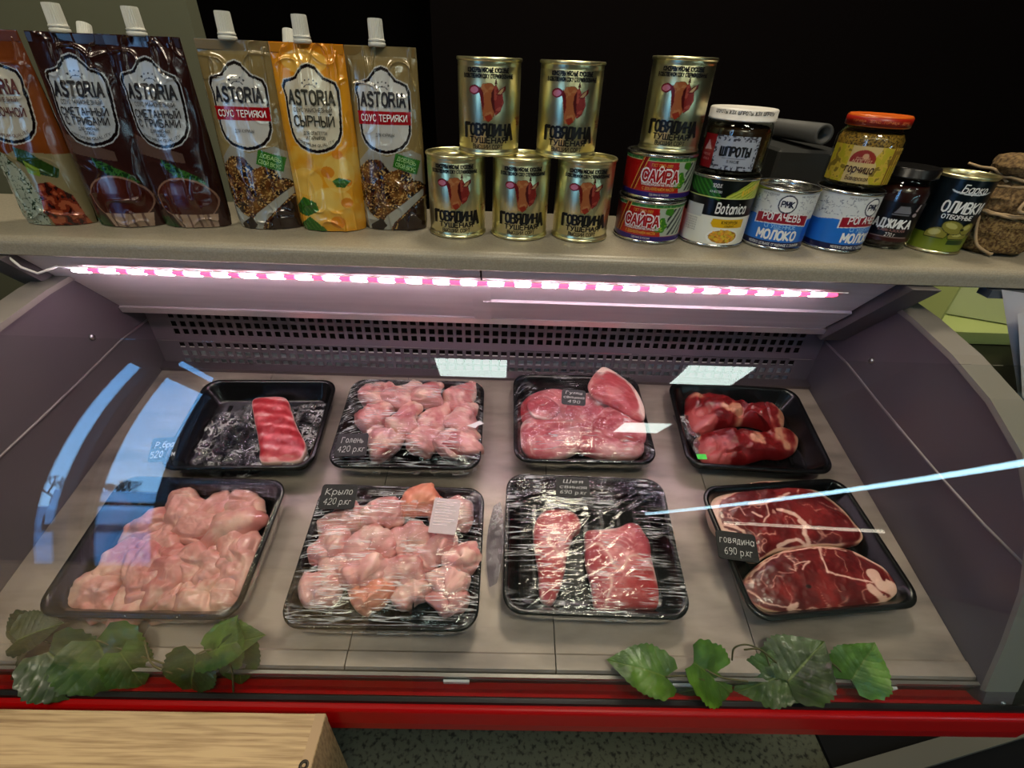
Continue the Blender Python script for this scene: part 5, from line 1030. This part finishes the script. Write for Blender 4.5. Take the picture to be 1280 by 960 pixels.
# drumsticks / thighs
def drum(C, t): return mixc(C, (0.92, 0.80, 0.72), (ss(t, .72, .9) * .7)[:, None] * np.ones(C.shape[:2]))
rn = random.Random(8)
chl = ['chicken drumstick at the back left of the drumstick tray', 'chicken drumstick at the back middle of the drumstick tray', 'chicken drumstick at the back right of the drumstick tray', 'chicken drumstick in the back right corner under the film', 'chicken drumstick at the left end of the heap above the price tag', 'chicken drumstick in the heart of the drumstick heap', 'chicken drumstick right of the middle in the drumstick heap', 'chicken drumstick at the right edge of the drumstick tray', 'chicken drumstick at the front left beside the small price tag', 'chicken drumstick at the front middle of the drumstick tray', 'chicken drumstick at the front right of the drumstick tray', 'chicken drumstick in the front right corner of the drumstick tray']
for k, (a, b2) in enumerate((((465, 508), (492, 486)), ((500, 512), (522, 486)), ((535, 508), (548, 484)), ((562, 510), (590, 486)), ((455, 535), (485, 510)), ((498, 540), (520, 512)), ((538, 540), (560, 512)), ((575, 540), (592, 512)), ((498, 566), (475, 545)), ((520, 570), (548, 544)), ((553, 572), (578, 548)), ((580, 575), (592, 550)))):
    z = .896 + .005 * (k % 3); b2 = (b2[0] - 2, b2[1] - (4 if k > 7 else 0)); a = (a[0] - 2, a[1] - (6 if k > 7 else 0)); p0 = dk(*a, z); p1 = dk(*b2, z + .004); p1 = p1 + (p1 - p0) * .25; p0 = p0 - (p1 - p0) * .08; mid = (p0 + p1) / 2 + np.array([rn.uniform(-.006, .006), rn.uniform(-.004, .004), .004])
    piece('drumstick', [p0, mid, p1], [.0225, .030, .027, .0185, .0135, .0155], m_chick, chicken, 20 + k, drum, 'raw chicken drumsticks', amp=.32, k=50, n=28)['label'] = chl[k]
    bpy.context.view_layer
def last(n): return n
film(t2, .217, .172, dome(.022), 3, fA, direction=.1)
price_tag((440, 556), .936, .043, .036, .06, [('Голень', .030), ('420 р.кг', .036)], 'black price tag with white handwriting at the front left corner of the drumstick tray')
s = dk(594, 530, .935); b = MB(); b.prism([(-.012, -.004), (-.004, .0), (.006, .006), (.013, .001), (.004, -.003), (.001, -.008), (-.008, -.005)], 0, .0006, 2); o = b.build('lamp_reflection_patch', MATS['white_paper'], None, False, tuple(s)); tag(o, 'added white patch for a lamp reflection on the right edge of the drumstick tray', 'reflection patch')  # white sheet added in place of a ceiling lamp's mirror image
# pork chops heap
def chop(o_px, z, th, seed, label, tilt=(0, 0), cf=pork, name='pork_chop'):
    o = slab(name, px(o_px, z + th), z, th, cf, m_meat, seed, .35, .0022, tilt=tilt); tag(o, label, 'meat', 'pork chops in the heaped tray'); return o
chop([(648, 512), (660, 490), (690, 480), (716, 486), (724, 505), (700, 525), (668, 530)], ZT + .008, .022, 31, 'pale pink pork chop at the back left of the heaped pork tray')
chop([(700, 500), (730, 485), (760, 490), (770, 520), (750, 545), (715, 540)], ZT + .008, .024, 32, 'deep red pork piece in the middle of the heaped pork tray')
chop([(650, 546), (656, 520), (690, 508), (725, 522), (730, 550), (705, 565), (668, 566)], ZT + .012, .022, 33, 'large pale pork chop at the front left of the heaped pork tray')
chop([(720, 552), (740, 530), (790, 526), (808, 548), (800, 564), (760, 566)], ZT + .010, .022, 34, 'pork piece at the front right of the heaped pork tray')
chop([(738, 530), (755, 505), (790, 500), (808, 520), (810, 545), (775, 552)], ZT + .018, .020, 35, 'pork piece half under the top chop at the right')
chop([(736, 478), (748, 462), (760, 460), (790, 478), (806, 500), (808, 516), (795, 516), (765, 500), (745, 492)], ZT + .040, .014, 36, 'pork chop with a white fat edge topping the heap at the back right', (0, .15), lambda x, y, r, N, s: mixc(mixc(pork(x, y, r, N, s), (0.70, 0.22, 0.22), np.full(r.shape, .35)), (0.93, 0.80, 0.76), ss(r + .05 * fbm(N, 60, s), .70, .80) * ss(x * .8 + y * .6, -.004, .004)))
chop([(660, 500), (680, 492), (700, 506), (690, 520), (668, 518)], ZT + .030, .010, 37, 'small pork piece beside the black price tag')
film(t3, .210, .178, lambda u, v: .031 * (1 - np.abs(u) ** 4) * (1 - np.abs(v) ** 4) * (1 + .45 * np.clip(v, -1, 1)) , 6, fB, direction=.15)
price_tag((717, 497), .958, .036, .026, -.08, [('Гуляш', .024), ('свинина', .030), ('490', .018)], 'small black price tag lying on the heaped pork chops', .25)
# shanks
m_g = mat('green_sticker', (0.30, 0.85, 0.30), 0.5)
def shank(o_px, z, seed, label):
    def cf(x, y, r, N, s):
        C = beef(x, y, r * .8, N, s) * 1.0; C = mixc(C, (0.46, 0.05, 0.06), np.full(C.shape[:2], .6)); e_ = ss(fbm(N, 34, s + 3, 3) + ss(x, .022, .05) * .55 - .1, .18, .4); C = mixc(C, (0.80, 0.60, 0.48), e_ * .85); return mixc(C, (0.82, 0.46, 0.44), ss(-x + .02 * fbm(N, 60, s + 8), .034, .046) * .6 * ss(-y, -.008, .004))
    o = slab('beef_shank', px(o_px, z + .02), z, .032, cf, m_meat, seed, .8, .005, NR=44, lobes=.012); return tag(o, label, 'meat', 'beef shanks on the back tray')
shank([(860, 500), (864, 486), (882, 484), (906, 490), (934, 502), (952, 511), (966, 504), (982, 508), (985, 524), (972, 535), (956, 528), (930, 524), (900, 531), (872, 536), (862, 522)], ZT + .006, 41, 'rear one of two beef shanks on the last tray of the back row')
shank([(872, 548), (880, 536), (905, 533), (945, 537), (968, 536), (984, 530), (1002, 540), (1000, 556), (984, 566), (962, 566), (935, 573), (905, 577), (884, 571)], ZT + .006, 42, 'front one of two beef shanks on the last tray of the back row')
for a, r_ in (((981, 516), .011), ((995, 546), .009)):
    c = dk(*a, .905)
cW = dk(868, 540, .905); U, Vv = np.meshgrid(np.linspace(-1, 1, 40), np.linspace(-1, 1, 40), indexing='ij'); P3 = np.stack([U * .02, Vv * .04, 0 * U], -1)
o = mesh('plastic_bag', np.stack([U * .013 + .010 * (-Vv), Vv * .040, .016 + .006 * fbm(P3, 70, 3)], -1).reshape(-1, 3), grid(40, 40), mb_, None, True, None, (cW[0], cW[1], ZT)); tag(o, 'small crumpled clear film at the left end of the beef shanks', 'bag')
c = dk(877, 571, .918); tag(box('sticker', c[0] - .007, c[0] + .007, c[1] - .0045, c[1] + .0045, c[2], c[2] + .0006, m_g), 'tiny bright green sticker in front of the beef shanks', 'sticker')

# ---- front row ------------------------------------------------------
t5 = tray(-.400, .262, .224, .180, 0, 'black tray of skinless chicken thighs at the front left, under the sky reflection')
t6 = tray(-.130, .2555, .221, .182, 0.0, 'black tray of film wrapped chicken wings, second in the front row')
t7 = tray(.118, .276, .219, .187, -.015, 'black tray with two pork neck steaks under stretched film')
t8 = tray(.394, .279, .214, .178, .10, 'black tray with two big beef steaks at the front right')
# thighs
th_l = ['back left corner', 'back row, second from left', 'back row, second from right', 'back right corner', 'middle row, far left', 'middle row, left of centre', 'centre of the pile', 'middle row, far right', 'front left corner', 'front row, left of centre', 'front row, right of centre', 'front right corner', 'top of the pile near the back', 'top of the pile near the front', 'right back side, second from the corner', 'right of the middle, toward the front', 'right front side above the corner piece', 'left of the middle, toward the front']
spots = [(185, 650), (225, 636), (268, 634), (312, 632), (150, 690), (200, 688), (250, 680), (300, 678), (115, 742), (165, 744), (215, 742), (262, 738), (245, 655), (205, 715), (292, 652), (248, 706), (296, 706), (180, 716)]
def thigh(x, y, r, N, s): return mixc(chicken(x, y, r, N, s), (0.78, 0.58, 0.50), np.full(r.shape, .4))
for k, (a, b2) in enumerate(spots):
    o = slab('chicken_thigh', oval(a - max(0, (a - 250) * .16), b2, .034 + .004 * (k % 3), .025, rn.uniform(0, 3), 60 + k, .30), ZT + .006 + .004 * (k % 2) + (.006 if k > 11 else 0), .018, thigh, m_chick, 60 + k, .6, .003, NR=24, lobes=.009)
    tag(o, 'skinless chicken thigh, ' + th_l[k] + ', in the front left tray', 'meat', 'raw chicken thighs')
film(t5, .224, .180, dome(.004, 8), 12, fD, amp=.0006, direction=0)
m_ghost = mat('chalk_white', (0.95, 0.97, 1.0), 0.6)
price_tag((205, 562), .912, .036, .036, .12, [('Рёбра', .024), ('520 р.м', .032)], 'black price tag with bright handwriting left of the rib strip', .3, m_ghost)
# wings
wl = ['back left', 'back, left of the middle', 'back middle, with a red spot', 'back right, under the paper sticker', 'left edge, second row', 'left of centre, second row', 'centre of the tray', 'right of centre, second row', 'right edge, second row', 'front left corner', 'front, round and orange', 'front middle', 'front, right of the middle', 'front right corner, showing a cut bone', 'right edge, front row', 'left edge, third row', 'middle, over the orange one']
wg = [((395, 668), (430, 650), (455, 662)), ((448, 655), (478, 640), (505, 655)), ((500, 640), (525, 625), (545, 645)), ((545, 668), (575, 640), (592, 665)), ((388, 705), (410, 680), (440, 690)), ((435, 705), (465, 675), (490, 700)), ((480, 690), (512, 672), (540, 690)), ((520, 712), (548, 685), (575, 700)), ((560, 720), (585, 695), (595, 720)),
      ((375, 752), (400, 735), (425, 755)), ((440, 762), (465, 745), (480, 765)), ((425, 725), (458, 712), (485, 730)), ((490, 760), (515, 735), (545, 745)), ((545, 770), (568, 748), (592, 765)), ((540, 738), (565, 722), (592, 738)), ((400, 728), (428, 708), (450, 722)), ((470, 735), (500, 715), (530, 728))]
def orange_(C, t): return mixc(C, (0.88, 0.52, 0.36), np.ones(C.shape[:2]) * .55)
def pale_(C, t): return mixc(C, (0.90, 0.74, 0.70), np.ones(C.shape[:2]) * .35)
for k, (a, b2, c) in enumerate(wg):
    z = .896 + .005 * (k % 3); sh = lambda p: (p[0] - (7 if p[0] > 560 else 0), p[1] - (5 if p[1] > 740 else 0)); q = [dk(*sh(a), z), dk(*sh(b2), z + .006), dk(*sh(c), z)]
    piece('chicken_wing', q, [.0135, .0215, .0165, .0230, .0185, .010], m_chick, chicken, 80 + k, orange_ if k in (10, 2) else pale_, 'raw chicken wings', amp=.36, k=56, n=30, flat=.72)['label'] = 'raw chicken wing, ' + wl[k] + ' of the wing tray'
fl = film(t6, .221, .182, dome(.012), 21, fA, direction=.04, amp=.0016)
price_tag((423, 621), .928, .046, .034, .02, [('Крыло', .034), ('420 р.кг', .034)], 'black price tag with faint handwriting in the back left corner of the wing tray')
c = dk(556, 645, .934); e = empty('paper_sticker', tuple(c), label='whitish translucent paper sticker on the film over the chicken wings', cat='sticker', rot=(.1, 0, -.08))
b = MB(); b.prism(rr_loop(.034, .046, .002, 3), 0, .0004, 2); b.build('sheet', clear('sticker_sheet', (0.98, 0.95, 0.96), 0.4, 1.45, floor=.35), e)
m_st = clear('sticker_milk', (0.98, 0.95, 0.96), 0.4, 1.45, floor=.3)
b = MB(); b.prism(rr_loop(.034, .046, .002, 3), .0006, .0008, 2); b.build('printed_face', m_st, e)
b = MB()
for k in range(9): b.box(-.013, .013 - .004 * (k % 3), .018 - k * .0038, .0188 - k * .0038, .0009, .0011)
b.build('printed_line', mat('sticker_print', (0.93, 0.86, 0.88), 0.6), e)['kind'] = 'stuff'
# pork neck steaks
def P5(l): return [(610 + x * .2292, 580 + y * .2292) for x, y in l]
def neck(x, y, r, N, s):
    C = pork(x, y, r * .93, N, s); n2 = fbm(N, 20, s + 15, 2); C = mixc(C, (0.66, 0.20, 0.20), ss(n2, .0, .3) * .75); w = np.clip(1 - np.abs(n2 + .02) / .06, 0, 1); return mixc(C, (0.92, 0.78, 0.70), w * .85)
oL = px(P5([(255, 330), (290, 250), (350, 225), (420, 222), (470, 240), (500, 270), (515, 320), (480, 350), (462, 400), (440, 470), (425, 560), (400, 650), (360, 735), (320, 735), (288, 690), (280, 560), (262, 450)]), .913)
tag(slab('pork_steak', oL, ZT + .006, .024, neck, m_meat, 51, .1, .0022, NR=44), 'narrow left one of two pork neck steaks under stretched film', 'meat', 'pork neck steaks')
oR = px(P5([(540, 400), (548, 345), (640, 335), (720, 325), (780, 300), (830, 310), (860, 350), (893, 410), (905, 500), (930, 600), (945, 700), (925, 765), (800, 765), (690, 775), (600, 765), (575, 640), (545, 520)]), .913)
tag(slab('pork_steak', oR, ZT + .006, .026, neck, m_meat, 57, .1, .0022, NR=44), 'broad right one of two pork neck steaks under stretched film', 'meat', 'pork neck steaks')
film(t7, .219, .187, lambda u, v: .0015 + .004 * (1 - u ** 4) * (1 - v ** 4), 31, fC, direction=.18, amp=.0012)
price_tag((716, 609), .921, .046, .028, -.03, [('Шея', .026), ('свиная', .036), ('690 р.кг', .036)], 'black price tag with white handwriting at the back of the pork steak tray')
c = dk(622, 668, ZT + .012); U, Vv = np.meshgrid(np.linspace(-1, 1, 30), np.linspace(-1, 1, 60), indexing='ij'); P3 = np.stack([U * .01, Vv * .05, 0 * U], -1)
o = mesh('film_flap', np.stack([-.006 + U * .011 * (1 - Vv ** 2 * .6), Vv * .055, .014 + .006 * U + .004 * fbm(P3, 60, 3)], -1).reshape(-1, 3), grid(30, 60), mb_, t7, True); o.location = (-.1155, .0, 0)
# beef steaks
def P6(l): return [(740 + x * .4219, 570 + y * .4219) for x, y in l]
def steak(out, z, holes, fat, s0):
    c = crv(out, 12).mean(0); loc = lambda l: [(dk(*q, z)[:2] - c) for q in P6(l)]
    segs = [(p, q, w) for l, w in fat for P in [loc(l)] for p, q in zip(P[:-1], P[1:])]; hs = [(loc([h])[0], r_) for h, r_ in holes]
    def cf(x, y, r, N, s):
        C = beef(x, y, r, N, s); nn1 = fbm(N, 110, s0 + 20, 3); nn2 = fbm(N, 45, s0 + 21, 2)
        for (a_, b_, w) in segs:
            dx, dy = b_ - a_; X_ = x + .004 * nn2; Y_ = y + .003 * nn1; t = np.clip(((X_ - a_[0]) * dx + (Y_ - a_[1]) * dy) / (dx * dx + dy * dy + 1e-12), 0, 1); d = np.hypot(X_ - a_[0] - t * dx, Y_ - a_[1] - t * dy) + .35 * w * nn1
            C = mixc(C, (0.86, 0.70, 0.64), np.clip((w - d) / .0011, 0, 1) * .92)
        for h, r_ in hs: d = np.hypot((x - h[0]) / 1.5, y - h[1]); C = mixc(C, (0.10, 0.03, 0.03), np.clip((r_ - d) / .0008, 0, 1))
        return C
    return cf
o1 = px(P6([(357, 140), (372, 108), (410, 82), (470, 64), (530, 56), (590, 58), (650, 72), (705, 98), (760, 140), (795, 180), (822, 215), (812, 240), (760, 247), (690, 248), (640, 258), (580, 262), (540, 275), (510, 292), (482, 288), (470, 262), (458, 236), (405, 222), (372, 195), (360, 165)]), .917)
f1 = [([(385, 105), (372, 130), (372, 165), (395, 205), (430, 222)], .0052), ([(395, 110), (430, 92), (490, 78), (545, 74)], .0042), ([(468, 135), (520, 133), (555, 118), (590, 100)], .0024), ([(520, 133), (530, 165), (515, 190)], .0016), ([(480, 160), (510, 172)], .0022), ([(560, 150), (610, 165), (640, 190), (634, 222), (655, 248)], .0036), ([(622, 185), (648, 200)], .0045), ([(560, 255), (610, 235), (650, 250)], .0026), ([(400, 190), (455, 212), (482, 250), (505, 282)], .0026), ([(410, 150), (440, 140), (455, 165)], .0014), ([(680, 128), (770, 160)], .0008), ([(590, 70), (680, 92), (760, 150)], .0012)]
tag(slab('beef_steak', o1, ZT + .006, .024, steak(o1, .917, [], f1, 71), m_meat, 71, .08, .0016, NR=74), 'upper beef steak, crossed by the bluish lamp streak', 'meat', 'big beef steaks')
o2 = px(P6([(462, 372), (478, 335), (515, 300), (560, 275), (620, 256), (690, 251), (750, 256), (800, 270), (850, 296), (895, 322), (925, 355), (930, 385), (905, 412), (860, 430), (800, 442), (710, 448), (620, 452), (550, 448), (500, 430), (470, 405)]), .915)
f2 = [([(482, 345), (520, 305), (580, 272), (690, 258), (770, 266)], .0018), ([(688, 262), (690, 300), (705, 338), (770, 352), (840, 366)], .0019), ([(585, 285), (612, 305), (608, 332), (590, 322)], .0013), ([(610, 312), (650, 305), (632, 330)], .0013), ([(560, 340), (600, 335)], .0009), ([(800, 275), (850, 300), (900, 330)], .0042), ([(842, 345), (865, 372), (905, 385), (922, 392)], .0085), ([(838, 385), (880, 412)], .0068), ([(475, 385), (520, 425), (610, 444), (760, 440)], .0013), ([(600, 445), (612, 430)], .003), ([(520, 310), (512, 360), (530, 380)], .0009)]
tag(slab('beef_steak', o2, ZT + .006, .022, steak(o2, .915, [((650, 380), .0026), ((880, 402), .0012)], f2, 76), m_meat, 76, .08, .0016, NR=74), 'lower beef steak with a white fat end at the right', 'meat', 'big beef steaks')
price_tag((921, 683), .918, .050, .036, -.12, [('говядина', .044), ('с/к 5..', .024), ('690 р.кг', .036)][::1] if False else [('говядина', .042), ('690 р.кг', .034)], 'black price tag with handwriting beside the two beef steaks', .1)

# ---- vine leaves ----------------------------------------------------
def leaf_mat(nm, rough): return mat(nm, vcol=True, rough=rough, coat=.1)
m_leaf = leaf_mat('vine_leaf', .42); m_stem = mat('vine_stem', (0.30, 0.28, 0.14), 0.6)
def leaf(par, base, tip, width, seed, shade=1.0, cup=.25, droop=.15, org=(0, 0, 0), roll=0.0):
    base = np.array(base, float); tip = np.array(tip, float); ax = tip - base; L = np.linalg.norm(ax); ax /= L; side = np.cross(ax, (0, 0, 1.0)); side /= np.linalg.norm(side); up = np.cross(side, ax); c, s = math.cos(roll), math.sin(roll); side, up = side * c + up * s, up * c - side * s
    nt_, ns_ = 56, 41; t = np.linspace(0, 1, nt_); s_ = np.linspace(-1, 1, ns_); T, S = np.meshgrid(t, s_, indexing='ij')
    w = np.interp(T, [0, .04, .14, .3, .45, .62, .8, .93, 1], [.42, .70, .95, 1, .96, .76, .42, .14, .0]); ser = 1 + .075 * (1 - 2 * np.abs(((T * 11) % 1) - .5)) * (np.abs(S) > .5) * np.abs(S); W_ = w * width / 2 * (1 + .05 * vn(np.stack([T * 6, np.sign(S), 0 * T], -1), seed))
    back = -.16 * np.clip(1 - T * 5, 0, 1) * np.abs(S) ** 1.2; X = S * W_ * ser; A = (T + back) * L
    P3 = np.stack([X, A, 0 * A], -1); H = cup * np.abs(X) - droop * L * (T ** 2) + .0022 * fbm(P3, 70, seed, 2)
    ph = (T * 7.5 - np.abs(S) * 2.4 * (1 - .2 * T)); vein = np.clip(1 - np.abs(((ph + .5) % 1) - .5) * 14, 0, 1) * (np.abs(S) < .93) * (T > .03); H -= .0008 * vein; mid = np.clip(1 - np.abs(S) * W_ / .0009, 0, 1); H -= .0008 * mid
    V = base + A[..., None] * ax + X[..., None] * side + H[..., None] * up - np.array(org)
    n1 = fbm(P3, 60, seed + 3); C = mixc((0.20, 0.32, 0.07), (0.31, 0.45, 0.13), ss(n1, -.3, .4)) * shade; C = mixc(C, (0.40, 0.46, 0.20), np.maximum(vein * .45, mid * .8))
    V = V.reshape(-1, 3); nrm = up * .00045; n = len(V); V = np.vstack([V, V - nrm]); g = grid(nt_, ns_); C2 = np.vstack([C.reshape(-1, 3), C.reshape(-1, 3) * .8]); return mesh('leaf', V, np.vstack([g, g[:, ::-1] + n]), m_leaf, par, True, C2)
def sprig(label, org_px, z, leaves, stems, grp):
    o = dk(*org_px, z); e = empty('vine_sprig', tuple(o), label=label, cat='leaf sprig', group=grp)
    for k, (bp, bz, tp, tz, wd, sd, sh_, roll) in enumerate(leaves): leaf(e, dk(*bp, bz), dk(*tp, tz), wd, sd, sh_, org=o, roll=roll)
    t = MB()
    for pts in stems: t.tube(sm([dk(a, b2, zz) - o for a, b2, zz in pts]), .0010, 6)
    if stems: t.build('stem', m_stem, e, True)
    return e
ZL = ZD + .010; G1 = 'vine leaves along the front right'; G2 = 'vine leaves along the front left'
sprig('lone round vine leaf on the deck edge below the pork steak tray', (832, 846), ZL, [((834, 846), ZL, (762, 822), ZL + .012, .050, 1, 1.0, .0)], [((832, 846, ZL), (855, 845, ZL + .01), (880, 850, ZL))], G1)
sprig('vine leaf painted dark for shadow, low on the red ledge left of the big leaf', (868, 858), .8635, [((870, 862), .8635, (808, 874), .8625, .036, 2, .45, .0)], [((868, 860, .8635), (870, 840, .8645), (872, 828, .89))], G1)  # leaf colour darkened for the shadow lying on the ledge
sprig('large vine leaf hanging over the red ledge, left of the standing leaves', (872, 826), ZL, [((868, 828), ZL + .008, (925, 872), .8645, .062, 3, 1.1, -.1), ((985, 842), ZL, (915, 868), .8645, .052, 4, .75, .1)], [((868, 828, ZL), (900, 846, ZL), (935, 852, ZL)), ((915, 825, ZL), (918, 810, ZL + .02), (935, 806, ZL + .03), (955, 816, ZL + .01), (962, 832, ZL))], G1)
sprig('vine sprig with a tall dark leaf between the large leaf and the rightmost leaf', (975, 842), ZL, [((985, 852), ZL, (1030, 800), ZL + .03, .070, 5, .62, .3), ((1000, 838), ZL, (985, 866), .8645, .050, 6, .80, .0)], [((1030, 822, ZL + .01), (1048, 836, ZL), (1066, 858, .8645)), ((930, 812, ZL + .02), (950, 812, ZL + .03), (970, 828, ZL + .01))], G1)
sprig('rightmost vine leaf, bright green and upright on the deck edge', (1068, 858), .8645, [((1064, 850), ZL - .006, (1096, 806), ZL + .028, .058, 7, 1.15, .0)], [((1068, 860, .8645), (1064, 850, ZL - .004)), ((1068, 860, .8645), (1085, 852, .8645), (1098, 846, .88))], G1)
sprig('biggest clump of soft vine leaves over the deck edge at the left', (130, 810), ZL, [((120, 800), ZL + .014, (150, 872), .8645, .085, 11, .80, .0), ((60, 815), ZL + .01, (120, 868), .8645, .070, 12, .65, -.1), ((150, 815), ZL + .012, (180, 862), .8645, .045, 13, .85, .2)], [((120, 800, ZL + .014), (170, 818, ZL), (230, 838, ZL)), ((180, 800, ZL + .01), (190, 830, ZL), (215, 842, ZL))], G2)
sprig('dark vine leaves at the far left end of the deck edge', (30, 810), ZL, [((40, 790), ZL + .01, (0, 840), .8645, .070, 14, .45, .0), ((20, 800), ZL + .02, (75, 775), ZL + .02, .050, 15, .40, .1)], [((10, 790, ZL), (40, 796, ZL + .01), (70, 806, ZL))], G2)
sprig('bright vine leaf standing highest at the front right corner of the thigh tray', (262, 812), ZL, [((285, 822), ZL, (290, 772), ZL + .030, .062, 16, 1.0, .35), ((260, 815), ZL + .01, (325, 790), ZL + .03, .050, 17, .85, .1), ((300, 800), ZL + .012, (298, 862), .8645, .044, 19, .7, .2)], [((285, 822, ZL), (290, 840, ZL), (292, 868, .8645))], G2)
sprig('vine leaf drooping over the red ledge under the bright standing leaf', (245, 825), ZL, [((245, 818), ZL + .01, (232, 876), .8645, .060, 18, .60, .1)], [((245, 818, ZL + .01), (262, 812, ZL + .01), (280, 818, ZL))], G2)
bpy.context.view_layer.update()
for o in list(bpy.data.objects):
    if o not in BEFORE and o.parent is None: o.matrix_world = D2W @ o.matrix_basis
print('objects', len(bpy.data.objects))
